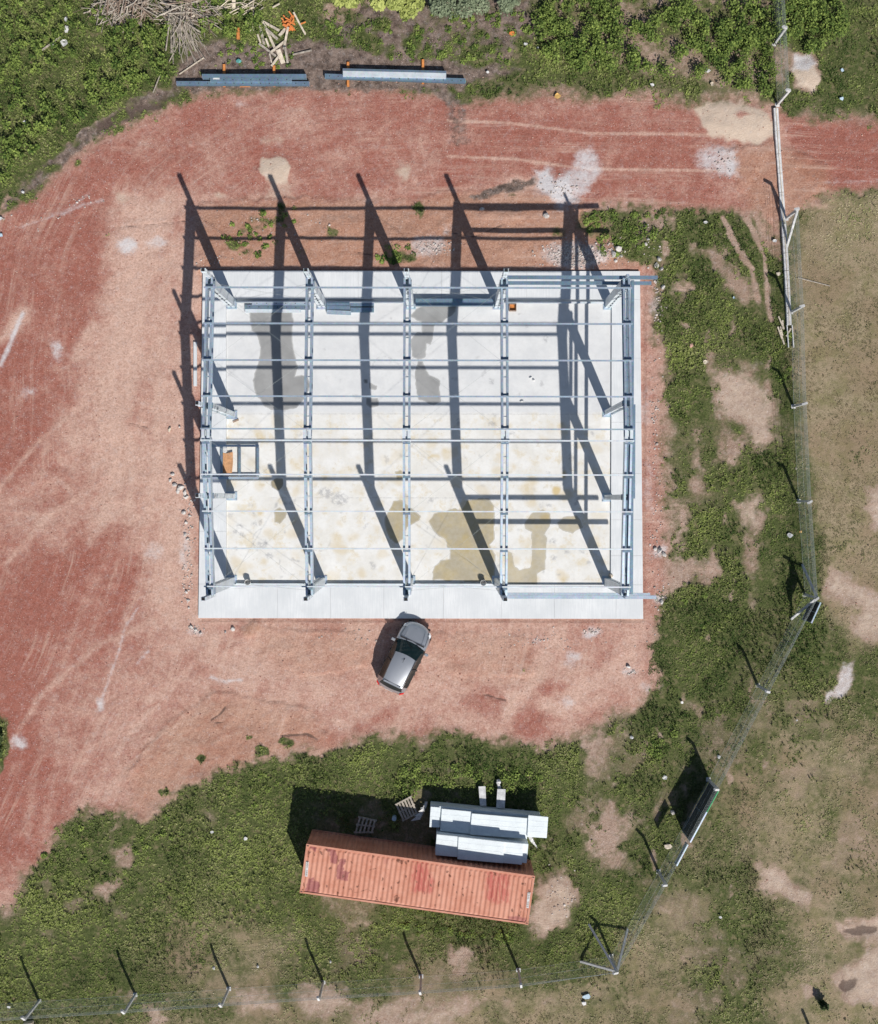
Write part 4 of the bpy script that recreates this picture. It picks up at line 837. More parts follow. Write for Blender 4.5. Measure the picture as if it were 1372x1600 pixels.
#@@BEAMS
# ---------------------------------------------------------------- beams on timbers along the yard edge
def sleeper(x,y0,y1,label):
    m=MB();a=G(x,y0,.05);b=G(x,y1,.05);a.z=b.z=.06;m.bar(a,b,.13,.14);tag(m.build('timber_bearer','wood_orange'),label,'timber')
sleeper(350.5,101,135.5,'orange timber bearer under the west part of the left beam stack');sleeper(428.5,103,135,'orange timber bearer under the east part of the left beam stack')
sleeper(544,97.5,135,'orange timber bearer under the west part of the right beam stack');sleeper(661,93.5,131,'orange timber bearer under the east part of the right beam stack')
m=MB();m.bar(G(375,134.5,.05),G(391,134,.05),.1,.1);tag(m.build('timber_offcut','wood_orange'),'short orange timber offcut under the middle of the left beam stack','timber')
m=MB();a=GG(373,45);b=GG(373,62);a.z+=.12;b.z+=.12;m.bar(a,b,.16,.14);tag(m.build('timber_offcut','wood_orange'),'lone orange timber block in the weeds north of the left beam stack','timber')
beam_px('steel_beam',(276,129.8),(483,130.2),.14,.22,.16,'galv_blue','long lower blue-grey channel on the road side of the left stack',holes=1)
beam_px('steel_beam',(316,118.5),(478,118.5),.14,.2,.32,'galv_blue','tall channel at the back of the left stack',side=1)
beam_px('steel_beam',(329,124.5),(455,124.5),.14,.18,.26,'galv_blue','middle channel of the left stack with pale tape on its west end',side=-1,holes=1)
beam_px('steel_beam',(508,118.5),(727,126),.14,.24,.18,'galv_blue','longest channel on the road side of the right stack',holes=1)
beam_px('steel_beam',(536,108.5),(697,112.5),.14,.12,.3,'galv_dark','dark narrow channel at the back of the right stack')
beam_px('steel_beam',(536,114.5),(697,118),.32,.27,.12,'galv_light','bright pale channel lying on top of the right stack',side=-1)
m=MB();c=G(338,122.5,.42);m.box(c,.35,.10,.012);tag(m.build('tape_strip','litter'),'strip of white tape stuck on the middle channel of the left beam stack','tape')
m=MB();c=G(726,127,.2);m.rock(c,.12,3);tag(m.build('strap_bundle','teal'),'teal strap bunched on the east end of the right beam stack','strap')
#@@FENCE
# ---------------------------------------------------------------- fences
PH=2.1
def post(parent,px,py,arm,h=PH):
    b=GG(px,py);m=MB();z0=b.z-.2
    m.bar((b.x,b.y,z0),(b.x,b.y,h),.115,.115,(0,1,0))
    d=Vector(arm).normalized();e=Vector((b.x,b.y,h));t=e+d*.28+Vector((0,0,.30));m.bar(e-Vector((0,0,.04))-d*.02,t,.115,.115,(0,0,1))
    m.build('fence_post','post',parent)
    q=MB();q.box((b.x,b.y,b.z),.24,.22,.06);q.build('post_footing','post',parent);return Vector((b.x,b.y,b.z)),t
def mesh_span(parent,a,b,armA,armB,h=PH-.05,step=.12):
    m=MB();d=b-a;L=math.hypot(d.x,d.y);u=Vector((d.x/L,d.y/L,0));nn=int(L/step);sl_=h
    def P(s,z): return Vector((a.x,a.y,0))+u*s+Vector((0,0,z))
    s=-sl_
    def seg(p,q):
        r=.0019;dd=(q-p).normalized();sd=dd.cross(Vector((-u.y,u.x,0))).normalized()*r;nr=Vector((-u.y,u.x,0))*r
        k=len(m.v);m.v+=[tuple(p+sd),tuple(p-sd*.5+nr),tuple(p-sd*.5-nr),tuple(q+sd),tuple(q-sd*.5+nr),tuple(q-sd*.5-nr)];m.f+=[(k,k+1,k+4,k+3),(k+1,k+2,k+5,k+4),(k+2,k,k+3,k+5)]
    while s<L:
        s0,s1=max(s,0),min(s+sl_,L);seg(P(s0,s0-s),P(s1,s1-s));seg(P(s0,h-(s0-s)),P(s1,h-(s1-s)));s+=step
    o=m.build('wire_mesh','wire',parent)
    q=MB()
    for z in(.03,h/2,h): q.rod(P(0,z),P(L,z),.006,4)
    for k in(.35,.68,1.): q.rod(Vector((a.x,a.y,PH)).lerp(armA,k),Vector((b.x,b.y,PH)).lerp(armB,k),.0055,4)
    q.build('strand_wires','wire',parent);return o
def brace(parent,top,px,py):
    b=GG(px,py);b.z+=.02;m=MB();m.bar(Vector((top.x,top.y,1.95)),b,.11,.11);m.build('brace_strut','post',parent)
def fence(name,posts,arm,label,braces=(),cont=None):
    p0=GG(*posts[len(posts)//2]);r=empty('wire_fence',(p0.x,p0.y,0));tag(r,label,'fence','chain-link fences on cranked concrete posts')
    T=[post(r,x,y,arm if not isinstance(arm,list) else arm[i]) for i,(x,y) in enumerate(posts)]
    if cont: T=[cont]+T
    for p,q in zip(T[:-1],T[1:]): mesh_span(r,p[0],q[0],p[1],q[1])
    for i,x,y in braces: brace(r,T[i][0],x,y)
    return T
W_=(-1,-.35,0);N_=(-.15,1,0)
fence('n',[(1203,-58),(1209.7,68.7),(1214.8,163.3)],W_,'short wire fence north of the road, ending at the gate strip')
TE=fence('e',[(1228,342),(1236,488),(1240,635),(1247.5,783),(1257.5,929)],W_,'wire fence from the gate strip to the corner with the small dark board',braces=((0,1229.5,386),(4,1253.8,882.5),(4,1236,967.5)))
TS=fence('se',[(1184,1071),(1107,1218),(1029,1362),(955,1494)],(-.9,.3,0),'slanting wire fence between the small dark board and three-legged corner post',braces=((4,920,1444),(4,980.5,1452),(4,907,1502)),cont=TE[-1])
fence('s',[(810,1515.5),(658,1526),(505,1535),(357.5,1545),(211,1555),(61,1564.5),(-88,1575)],N_,'wire fence along the bottom, west of the three-legged corner post',cont=TS[-1])
# lone post outside the frame whose shadow falls into view
r=empty('fence_post',GG(1280,1640));tag(r,'concrete post beyond the bottom edge whose shadow reaches the dry grass','post')
b=GG(1280,1640);m=MB();m.bar((b.x,b.y,-.2),(b.x,b.y,2.4),.12,.12,(0,1,0));m.build('shaft','post',r)
# boards hung on the fence
def board(a,b,z0,z1,mat,label,lean=.0,trim=None,cat='sign board'):
    A0=GG(*a);B0=GG(*b);d=(B0-A0);d.z=0;L=d.length;u=d.normalized();nrm=Vector((u.y,-u.x,0))
    if nrm.x<0:nrm=-nrm
    r=empty('sign_board',(A0+B0)/2);tag(r,label,cat)
    def P(s,z): return Vector((A0.x,A0.y,0))+u*s+nrm*(.09+lean*(z-z0))+Vector((0,0,z))
    m=MB();t=nrm*.02;vs=[P(0,z0)-t,P(L,z0)-t,P(L,z1)-t,P(0,z1)-t,P(0,z0)+t,P(L,z0)+t,P(L,z1)+t,P(0,z1)+t];m.add(vs,[(0,1,2,3),(7,6,5,4),(0,4,5,1),(1,5,6,2),(2,6,7,3),(3,7,4,0)]);m.build('face_panel',mat,r)
    for zz in(z1,z0+.05):
        m=MB();m.bar(P(0,zz),P(L,zz),.07,.05);m.build('frame_rail','galv',r)
    for k in(.02,.5,.98):
        m=MB();m.bar(P(L*k,z0)+nrm*-.04,P(L*k,z1)+nrm*-.04,.04,.04,(0,1,0));m.build('frame_stile','galv_dark',r)
    if trim:
        m=MB();m.bar(P(.05,z1+.03),P(L*.42,z1+.03),.05,.03);m.build('coloured_edge',trim,r)
    return r
board((1107,1219),(1064,1298),.03,1.9,'board','tall dark board on the slanting fence throwing a black shadow',trim='green')
board((1256,933),(1242,964),.95,1.95,'board','small dark board leaning outward beside the braced corner post',lean=.18)
board((1060,1301),(1043,1333),1.5,1.95,'board_blue','narrow blue board on the slanting fence below the tall dark board')
# gate track strip
gt=empty('gate_track',G(1222,350,0));tag(gt,'long raised concrete strip for a sliding gate crossing the red road beside the fence','gate track')
pts=[(1212.5,168),(1217,240),(1221.5,300),(1224.5,345),(1228,395),(1231,450),(1233.5,508)]
P3=[G(a,b,.16) for a,b in pts]
for p,q in zip(P3[:-1],P3[1:]):
    L=(q-p).length;k=max(1,round(L/1.1))
    for i in range(k):
        a=p.lerp(q,i/k);b=p.lerp(q,(i+1)/k);dd=(b-a).normalized()*.012;m=MB();m.bar(a+dd-Vector((0,0,.13)),b-dd-Vector((0,0,.13)),.25,.26);m.build('concrete_segment','post',gt,bevel=.008)
m=MB()
for p,q in zip(P3[:-1],P3[1:]): m.bar(p+Vector((0,0,.015)),q+Vector((0,0,.015)),.03,.03)
m.build('guide_rail','wood_pale',gt)
m=MB()
for dx in(-4,4): m.bar(G(1233.5+dx,508,.1),G(1236+dx,543,.1),.05,.1)
m.build('track_end_rail','post',gt)
#@@LITTER
# ---------------------------------------------------------------- timber heaps, branches and small things
def stick(m,p,ang,L,r,tilt=.1,bend=.2):
    d=Vector((math.cos(ang),math.sin(ang),tilt));q=p+d*L*.5+Vector((random.uniform(-1,1),random.uniform(-1,1),0))*bend*L*.15;e=q+(d+Vector((random.uniform(-1,1),random.uniform(-1,1),0))*bend).normalized()*L*.5
    m.rod(p,q,r,4);m.rod(q,e,r*.6,4)
def heap(cx,cy,rx,ry,nst,mats,label,a0,asp,Lr=(1.2,3.2)):
    c=GG(cx,cy);r=empty('brush_heap',c);tag(r,label,'brush heap')
    for mi,(mt,fr_) in enumerate(mats):
        m=MB()
        for _ in range(int(nst*fr_)):
            t=random.uniform(0,6.283);k=math.sqrt(random.random());p=G(cx+rx*k*math.cos(t),cy+ry*k*math.sin(t),0);p.z=random.uniform(.05,.75)*(1.1-k);L=random.uniform(*Lr)
            a=a0+random.gauss(0,asp);stick(m,p-Vector((math.cos(a),math.sin(a),0))*L*.5,a,L,random.uniform(.012,.04),random.uniform(-.08,.08),.35)
        m.build('branches' if mi==0 else 'dead_branches',mt,r)
heap(298,12,34,26,170,[('wood_grey',.65),('wood_brown',.35)],'large heap of grey branches, the right one of the two at the top left',-.5,.7)
heap(196,10,50,20,170,[('wood_grey',.6),('wood_brown',.4)],'broad heap of brown and grey branches near the top left corner',1.2,.9,(.7,2.2))
heap(285,45,24,22,50,[('wood_grey',1)],'thin spray of bare twigs trailing below the large branch heap',1.9,.4,(1.5,3.5))
heap(375,6,30,9,26,[('wood_pale',1)],'heap of pale sticks at the top edge above the orange timber block',.2,.5,(.8,2))
c0=zt(240,0,.1895,[(0,0)])
D3=lambda pts:zt(240,0,.1895,pts)
planks=[((875,205),(915,375),20),((895,180),(1040,265),20),((905,185),(1000,400),20),((930,250),(1025,330),22),((1115,240),(1075,410),18),((1080,345),(970,445),18),((870,365),(1010,470),18),((1035,475),(975,550),18),((1030,420),(1070,525),38),((1090,405),(1110,530),18),((1090,240),(1040,305),24),((860,290),(885,360),14),((960,450),(975,520),12),((930,330),(955,395),16),((1160,120),(1255,295),14),((1150,455),(1305,420),12),((795,180),(810,260),36),((985,75),(1045,45),10),((790,160),(910,70),6),((670,0),(665,95),30),((215,615),(415,480),8),((0,770),(60,635),8)]
PL=['upright plank on the west side','plank slanting down from the top left corner','long plank leaning steeply through the upper middle','short skewed board in the centre','tall steep plank on the east side','diagonal plank crossing the lower middle','long low plank crossing toward the lower left','plank pointing down-left at the bottom tip','widest board at the lower right','short upright plank at the lower east edge','stubby plank below the orange netting','short scrap at the far west edge','thin stub at the lower west edge','small inner stick near the middle']
for k,(a,b,wd) in enumerate(planks):
    p=GG(*D3([a])[0]);q=GG(*D3([b])[0]);p.z+=.1+.05*(k%5);q.z+=.08+.05*((k*3)%4);m=MB();m.bar(p,q,wd*.1895/28.7,.04);o=m.build('timber_plank','wood_pale' if k%3 else 'wood_grey')
    if k<14: tag(o,PL[k]+' of the jumbled timber pile','timber','planks in the jumbled timber pile')
    else:
        lb=['plank leaning over the dark burnt patch right of the timber pile','single pale stick lying right of the timber pile','wide pale plank standing in the weeds left of the timber pile','short stick north of the timber pile','thin long stick between the weeds left of the timber pile','upright plank at the east end of the top branch heaps','long thin pole lying just above the left beam stack','thin pale stick on brown soil left of the left beam stack'][k-14]
        tag(o,lb,'timber')
m=MB()
for k in range(26): 
    p=GG(452+random.gauss(0,6),38+random.gauss(0,6));p.z+=random.uniform(.05,.3);a=random.uniform(0,6.28);m.bar(p,p+Vector((math.cos(a),math.sin(a),random.uniform(-.2,.2)))*random.uniform(.15,.5),.07,.015)
tag(m.build('orange_netting','orange'),'shredded orange safety netting beside the jumbled timber pile','netting')
def scrap(px,py,r,mat,label,group=None,flat=True,name='litter',cat='litter'):
    c=GG(px,py);m=MB();R=random.Random(int(px*7+py));r*=.78
    if flat:
        nn=7;vs=[c+Vector((r*R.uniform(.6,1.2)*math.cos(6.283*i/nn),r*R.uniform(.5,1.)*math.sin(6.283*i/nn),.1+R.uniform(0,.1))) for i in range(nn)];m.prism(vs,.02)
    else: m.rock(c+Vector((0,0,r*.4)),r,int(px))
    tag(m.build(name,mat),label,cat,group)
scrap(104,31,.2,'litter','upper of the white rags in the grass at the top left');scrap(104,46,.22,'litter','middle, pear-shaped white rag in the grass at the top left',flat=False)
scrap(101,68,.3,'litter','largest white rag in the grass at the top left, beside a stick');scrap(84,72,.12,'litter','small white scrap left of the largest rag at the top left')
m=MB();m.bar(GG(67,80)+Vector((0,0,.15)),GG(97,59)+Vector((0,0,.2)),.08,.05);tag(m.build('timber_plank','wood_grey'),'grey stick lying among the white rags at the top left','timber')
scrap(40,192,.14,'litter','white scrap in the grass west of the brown bank');scrap(36,300,.15,'litter','white bottle-like scrap at the edge of the road on the left',flat=False)
scrap(2,368,.18,'blue_lit','lilac-blue bag at the left edge on the red dirt');scrap(2,342,.16,'litter','white scrap at the left edge where grass meets red dirt')
scrap(800,54,.22,'orange','orange plastic piece by the weeds at the top');scrap(821,70,.16,'litter','white scrap just right of the orange plastic piece');scrap(840,51,.12,'blue_lit','small pale blue scrap among the upper weeds');scrap(840,76,.09,'litter','tiny white scrap below the pale blue one among the upper weeds')
scrap(762,114,.12,'litter','white scrap right of the right beam stack');scrap(1018,134,.17,'litter','white scrap in grass beside the road at the upper right');scrap(1161,52,.13,'litter','white cup in the dark weeds at the upper right')
scrap(1188,120,.26,'wood_pale','tan cardboard scrap in the weeds beside the gate post',name='cardboard',cat='cardboard');scrap(1104,112,.22,'litter','pale rag in the middle of the upper right weeds');scrap(1112,132,.16,'wood_pale','tan branch piece below the pale rag in the upper right weeds')
scrap(1316,110,.14,'blue_lit','upper light blue scrap in the grass right of the gate');scrap(1314,155,.16,'blue_lit','lower blue and white scrap in the grass right of the gate')
scrap(871,151,.26,'card','square orange board lying on the red road edge',name='board_piece',cat='board');scrap(355,107+-13,.001,'teal','x') if False else None
scrap(374,97,.2,'teal','teal cloth on brown soil above the left beam stack')
scrap(1102,348,.14,'litter','white ring-like scrap in the grass below the road',flat=True);scrap(1209,377,.17,'litter','pale green-white bag left of the gate strip');scrap(1216,428,.2,'wood_pale','tan card lying left of the gate strip')
scrap(1146,466,.11,'blue_lit','small blue-white scrap in the grass strip');scrap(1102,566,.2,'wood_pale','yellowish card in the grass strip');scrap(1080,540,.16,'rose','pinkish red lump by the dark rut in the grass strip',flat=False)
scrap(1233,836,.22,'litter','torn white paper in the grass left of the wire fence');scrap(1251,831,.1,'card','small yellowish cup at the foot of the right fence',flat=False);scrap(1244,732,.1,'wood_pale','pink-tan stone at the foot of the right fence',flat=False)
scrap(1123,1182,.17,'litter','white block beside the slanting fence above the dark board',flat=False);scrap(1044,1322,.3,'wood_pale','cream cardboard sheet between the fence and the dark board shadow',name='cardboard',cat='cardboard')
scrap(1051,1269,.28,'stone','grey-white stone at the corner of the dark board shadow',flat=False,name='stone',cat='stone');scrap(1038,1214,.2,'litter','white scrap in the dark grass left of the board shadow')
scrap(987,1152,.18,'litter','white tube lying in the grass below the red yard corner');scrap(982,1042,.2,'litter','white round stone with a dark side in the lower right of the red yard',flat=False,name='stone',cat='stone')
scrap(1065,1097,.15,'litter','grey-white scrap in the grass right of the red yard corner');scrap(916,1556,.28,'blue_lit','crumpled light blue bag below the three-legged corner post');scrap(912,1566,.2,'litter','white tail of the crumpled blue bag below the corner post')
scrap(332,1299,.12,'litter','white stick-like scrap in the lower left grass');scrap(384,1309,.16,'litter','pale scrap right of the stick-like one in the lower left grass');scrap(403,1510,.15,'litter','white cup in the brown grass above the bottom fence',flat=False)
scrap(334,1512,.13,'litter','white pebble beside the third shadow of the bottom fence',flat=False);scrap(516,1502,.13,'litter','white pebble beside the fourth post shadow of the bottom fence',flat=False)
scrap(753,327,.2,'stone','pale concrete block on the line of shadow north of the slab',flat=False,name='stone',cat='stone');scrap(853,338,.26,'stone','flat pale stone north of the slab under the long shadow',flat=False,name='stone',cat='stone')
scrap(265,671,.18,'wood_pale','cream block on the pale dirt west of the slab',flat=False,name='stone',cat='stone');scrap(281,667,.17,'stone','round grey stone right of the cream block west of the slab',flat=False,name='stone',cat='stone')
scrap(1244,1125,.08,'litter','tiny white scrap in dry grass right of the slanting fence');scrap(1125,1432,.12,'litter','small white lump in the dry grass at the lower right');scrap(15,1572,.14,'litter','pale scrap near the leftmost post of the bottom fence')
m=MB();m.bar(GG(1247,434)+Vector((0,0,.04)),GG(1297,447)+Vector((0,0,.04)),.045,.04);tag(m.build('timber_plank','wood_grey'),'thin straight stick on the dry field right of the gate strip','timber')
m=MB();m.box(GG(47,1597)+Vector((0,-.15,.2)),.5,.5,.35,.1);tag(m.build('concrete_block','wood_pale',bevel=.03),'cream block at the foot of the leftmost bottom fence post','block')
m=MB()
for k in range(7): 
    p=GG(1222+random.gauss(0,4),530+random.gauss(0,8));p.z+=.1;a=random.uniform(.8,2.2);m.bar(p,p+Vector((math.cos(a),math.sin(a),.05))*random.uniform(.3,.8),.08,.04)
tag(m.build('timber_scraps','wood_pale'),'small pile of tan timber scraps at the south end of the gate strip','timber pile')
ORD=['first','second','third','fourth','fifth','sixth','seventh','eighth','ninth','tenth','eleventh','twelfth','thirteenth','fourteenth','fifteenth','sixteenth','seventeenth','eighteenth','nineteenth','twentieth']
# larger white stones west of the slab, one object each
for k,(x,y,r) in enumerate(sorted([(270,741,.17),(266,750,.13),(273,757,.2),(283,762,.2),(289,770,.17),(278,768,.13),(292,777,.14),(287,801,.17),(296,806,.09),(291,817,.12),(289,835,.13),(293,842,.1),(291,925,.12),(294,938,.12),(295,950,.1),(299,980,.13),(306,984,.15),(313,989,.11),(364,983,.15),(352,987,.1)],key=lambda t:t[1])):
    c=GG(x,y);m=MB();m.rock(c+Vector((0,0,.04)),r,k+100);tag(m.build('stone','stone'),('large ' if r>=.16 else 'small ')+'white stone west of the slab, '+ORD[k]+' down the scattered line','stone','white stones west of the slab')
for k,(x,y,r) in enumerate(sorted([(958,398,.2),(966,390,.22),(962,408,.16),(970,400,.14),(1012,375,.16),(1008,383,.16),(1030,405,.2),(1026,415,.18),(1036,448,.2),(1033,420,.15),(1030,860,.2),(1038,866,.16),(1024,858,.15),(1034,940,.16),(1025,936,.14)],key=lambda t:t[1])):
    c=GG(x,y);m=MB();m.rock(c+Vector((0,0,.05)),r,k+200);tag(m.build('stone','stone'),('large ' if r>=.18 else 'small ')+'pale broken stone east of the slab, '+ORD[k]+' going down the rubble','stone','broken stones east of the slab')
# pebbles and rubble as a mass
def pebbles(name,N,fn,rr,mat,label_kind,tints=(.4,1)):
    bm=bmesh.new();bmesh.ops.create_icosphere(bm,subdivisions=1,radius=1);bv=np.array([v.co[:] for v in bm.verts]);bfc=np.array([[v.index for v in f.verts] for f in bm.faces]);bm.free()
    px,py=fn(N);N=len(px);x,y=GA(px,py,0);z=gzv(x,y);r=rng.uniform(*rr,N)*rng.uniform(.6,1.3,N);s=np.stack([r*rng.uniform(.7,1.3,N),r*rng.uniform(.7,1.2,N),r*rng.uniform(.4,.8,N)],-1)
    Vv=bv[None]*s[:,None]*rng.uniform(.8,1.2,(N,len(bv),1));th=rng.uniform(0,6.28,N);c,q=np.cos(th)[:,None],np.sin(th)[:,None];xx=Vv[...,0]*c-Vv[...,1]*q;yy=Vv[...,0]*q+Vv[...,1]*c
    Vv=np.stack([xx+x[:,None],yy+y[:,None],Vv[...,2]+z[:,None]+.01],-1).reshape(-1,3);Fa=(bfc[None]+(np.arange(N)*len(bv))[:,None,None]).reshape(-1,3)
    o=npmesh(name,Vv,Fa,mat,{'tint':np.repeat(rng.random(N),len(bv))});tag(o,kind='stuff');return o
n=NT('gravel');n.col(n.mix(n.attr('tint'),(.30,.24,.21),(.64,.59,.55)));M['gravel']=n.set(.9,0,.2)
n=NT('red_pebbles');n.col(n.mix(n.attr('tint'),(.26,.10,.07),(.62,.42,.34)));M['rpeb']=n.set(.9,0,.2)
def fn1(N):
    P=[]
    for x,y,sx,sy,k in[(900,398,38,16,900),(680,385,28,12,260),(330,408,20,8,50),(295,800,10,80,160),(292,900,7,50,120),(305,985,12,6,70),(925,987,14,5,60),(840,1000,14,8,40),(1028,470,8,40,160),(1022,650,8,90,120),(1025,800,8,90,120),(1032,930,8,20,80),(560,995,60,12,60),(800,1000,150,15,120),(450,360,90,30,100),(880,295,30,20,120),(1130,255,20,16,60),(960,395,16,12,120),(60,345,70,14,50),(130,312,22,8,30),(990,1050,14,5,40),(880,1400,20,28,80),(1010,380,30,30,80)]:
        k=int(k*.5) if k<800 else 700;P.append(np.stack([rng.normal(x,sx*.6,k),rng.normal(y,sy*.6,k)],-1))
    P=np.concatenate(P);P=P[~((P[:,0]>311)&(P[:,0]<1004)&(P[:,1]>422)&(P[:,1]<968))];return P[:,0],P[:,1]
pebbles('gravel_rubble',0,fn1,(.018,.065),M['gravel'],'')
def fn2(N):
    px=rng.uniform(-20,1392,N);py=rng.uniform(120,1440,N);x,y=GA(px,py,0);k=(gval('grass',x,y)<.35)&~((px>309)&(px<1006)&(py>421)&(py<969));return px[k],py[k]
pebbles('loose_pebbles',9000,fn2,(.012,.036),M['rpeb'],'')
#@@PLANTS
# ---------------------------------------------------------------- grass, weeds and shrubs
def leafmat(name,cols,trans=.25):
    n=NT(name);t=n.attr('tint');d=n.attr('dryness');a=n.mix(t,cols[0],cols[1]);b=n.mix(t,cols[2],cols[3]);n.col(n.mix(d,a,b));n.set(.75,0,.15)
    n.b.inputs['Subsurface Weight'].default_value=0;return n.m
M['grassm']=leafmat('grass_blades',((.045,.085,.018),(.27,.33,.085),(.27,.215,.13),(.52,.43,.30)))
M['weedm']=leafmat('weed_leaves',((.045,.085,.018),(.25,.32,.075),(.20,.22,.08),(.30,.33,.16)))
def slabmask(px,py): return (px>308)&(px<1007)&(py>420)&(py<970)
def rectmask(px,py,quad,z=0):
    (x0,y0),(x1,y1),(x2,y2),(x3,y3)=quad;ins=np.ones(px.shape,bool);Q=quad
    for i in range(4):
        ax,ay=Q[i];bx,by=Q[(i+1)%4];ins&=((bx-ax)*(py-ay)-(by-ay)*(px-ax))>=0
    return ins
contq=[(487,1302),(826,1348),(820,1424),(482,1378)]
panq=B([(330,330),(1180,400),(1080,790),(370,740)])
def tufts(N,nb,dens,dfn,rad,hgt,wd,name,mat):
    px=rng.uniform(-40,1412,N);py=rng.uniform(-40,1640,N);x,y=GA(px,py,0);gm=gval('grass',x,y);pr=dens(px,py,x,y,gm)
    k=(rng.random(N)<pr)&~slabmask(px,py)&~rectmask(px,py,contq)&~rectmask(px,py,panq);px,py,x,y=px[k],py[k],x[k],y[k];N=len(x);z=gzv(x,y)
    dr=np.clip(dfn(px,py,x,y),0,1);sc=(1-.55*dr)*rng.uniform(.6,1.35,N)
    th=rng.uniform(0,6.283,(N,nb));R=rng.uniform(.4,1.,(N,nb))*rad*sc[:,None];H=rng.uniform(.35,1.,(N,nb))*hgt*sc[:,None];Wd=rng.uniform(.6,1.2,(N,nb))*wd*(.7+.3*sc[:,None])
    c,q=np.cos(th),np.sin(th);bx=x[:,None]+c*R*.15;by=y[:,None]+q*R*.15;zb=z[:,None]
    v0=np.stack([bx-q*Wd/2,by+c*Wd/2,zb+0*R],-1);v1=np.stack([bx+q*Wd/2,by-c*Wd/2,zb+0*R],-1)
    mx,my=x[:,None]+c*R*.6,y[:,None]+q*R*.6;v2=np.stack([mx+q*Wd*.6,my-c*Wd*.6,zb+H*.9],-1);v3=np.stack([mx-q*Wd*.6,my+c*Wd*.6,zb+H*.9],-1);v4=np.stack([x[:,None]+c*R,y[:,None]+q*R,zb+H*.8],-1)
    Vv=np.stack([v0,v1,v2,v3,v4],2).reshape(-1,3);nB=N*nb;base=np.arange(nB)[:,None]*5
    F1=base+np.array([[0,1,2]]);F2=base+np.array([[0,2,3]]);F3=base+np.array([[3,2,4]]);Fa=np.concatenate([F1,F2,F3])
    cl=vnoise(x,y,.13,20)*.35+vnoise(x,y,.5,21)*.35+vnoise(x,y,1.7,22)*.3;cl=.46+(cl-.5)*3.;ps=rng.normal(0,.13,(N,1));t=np.clip(cl[:,None]*.85+ps+rng.normal(0,.15,(N,nb)),0,1);dd=np.clip(dr[:,None]+rng.normal(0,.22,(N,nb)),0,1)
    o=npmesh(name,Vv,Fa,mat,{'tint':np.repeat(t.ravel(),5),'dryness':np.repeat(dd.ravel(),5)});tag(o,kind='stuff');return o
def dfn(px,py,x,y):
    return gval('dry',x,y)*1.05+(vnoise(x,y,.4,31)*.6+vnoise(x,y,1.9,32)*.4-.5)*(gval('dry',x,y)*1.5+.55)
def dens(px,py,x,y,gm):
    nz=vnoise(x,y,1.1,41)*.45+vnoise(x,y,3.3,42)*.35+vnoise(x,y,.45,45)*.2;pr=np.clip((gm+(nz-.5)*1.5-.55)*1.6,0,1);pr*=1-.8*((vnoise(x,y,.35,43)*.5+vnoise(x,y,1.4,44)*.5)>.63)*(gval('dry',x,y)>.3);return pr
tufts(230000,6,dens,dfn,.14,.09,.025,'grass_cover',M['grassm'])
# clumps of taller tufted grass
def dens2(px,py,x,y,gm): return (gm>.6)*np.clip((vnoise(x,y,.45,51)*.6+vnoise(x,y,1.5,52)*.4-.42)*5,0,1)*(1-.9*(gval('dry',x,y)>.5))
tufts(70000,10,dens2,dfn,.16,.22,.021,'tall_grass_tufts',M['grassm'])
# broad-leaved weeds
def leaves(name,cen,nl,rad,hgt,size,mat,par=None,tb=.5,ts=.25,dry=0.,stuff=True):
    """cen: array of (x,y,z,scale); nl leaves each as small bent quads"""
    cen=np.asarray(cen);N=len(cen);th=rng.uniform(0,6.283,(N,nl));rr=np.sqrt(rng.random((N,nl)))*rad*cen[:,3:4];hh=(1-.55*(rr/(rad*cen[:,3:4]))**2)*rng.uniform(.25,1.,(N,nl))*hgt*cen[:,3:4]
    px=cen[:,0:1]+np.cos(th)*rr;py=cen[:,1:2]+np.sin(th)*rr;pz=cen[:,2:3]+hh;s=size*rng.uniform(.5,1.3,(N,nl))*rng.uniform(.6,1.6,(N,1))
    a=th+rng.normal(0,.6,(N,nl));tl=rng.normal(-.25,.35,(N,nl));c,q=np.cos(a),np.sin(a)
    u=np.stack([c*np.cos(tl),q*np.cos(tl),np.sin(tl)],-1)*s[...,None];rl=rng.normal(0,.45,(N,nl));v=np.stack([-q*np.cos(rl),c*np.cos(rl),np.sin(rl)],-1)*s[...,None]*.42
    P=np.stack([px,py,pz],-1);V4=np.stack([P-u*.5,P+v,P+u*.6,P-v],2).reshape(-1,3);n4=N*nl;Fa=(np.arange(n4)*4)[:,None]+np.array([[0,1,2,3]])
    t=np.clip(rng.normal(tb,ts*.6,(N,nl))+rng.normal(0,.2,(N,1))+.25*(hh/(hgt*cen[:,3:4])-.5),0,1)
    o=npmesh(name,V4,Fa,mat,{'tint':np.repeat(t.ravel(),4),'dryness':np.full(n4*4,dry)},par)
    if stuff and par is None: tag(o,kind='stuff')
    return o
def scatter(polys,n):
    out=[]
    for P,k,sc in polys:
        P=np.array(P,float);lo,hi=P.min(0),P.max(0);q=rng.uniform(lo,hi,(k*3,2));ins=np.zeros(len(q),bool)
        for i in range(len(P)):
            ax,ay=P[i];bx,by=P[(i+1)%len(P)]
            if ay!=by: ins^=((ay>q[:,1])!=(by>q[:,1]))&(q[:,0]<(bx-ax)*(q[:,1]-ay)/(by-ay)+ax)
        q=q[ins][:k];x,y=GA(q[:,0],q[:,1],0);nz=vnoise(x,y,.8,61)*.35+vnoise(x,y,2.6,62)*.65;keep=nz>n;x,y=x[keep],y[keep];out.append(np.stack([x,y,gzv(x,y),rng.uniform(.6,1.3,len(x))*sc],-1))
    return np.concatenate(out)
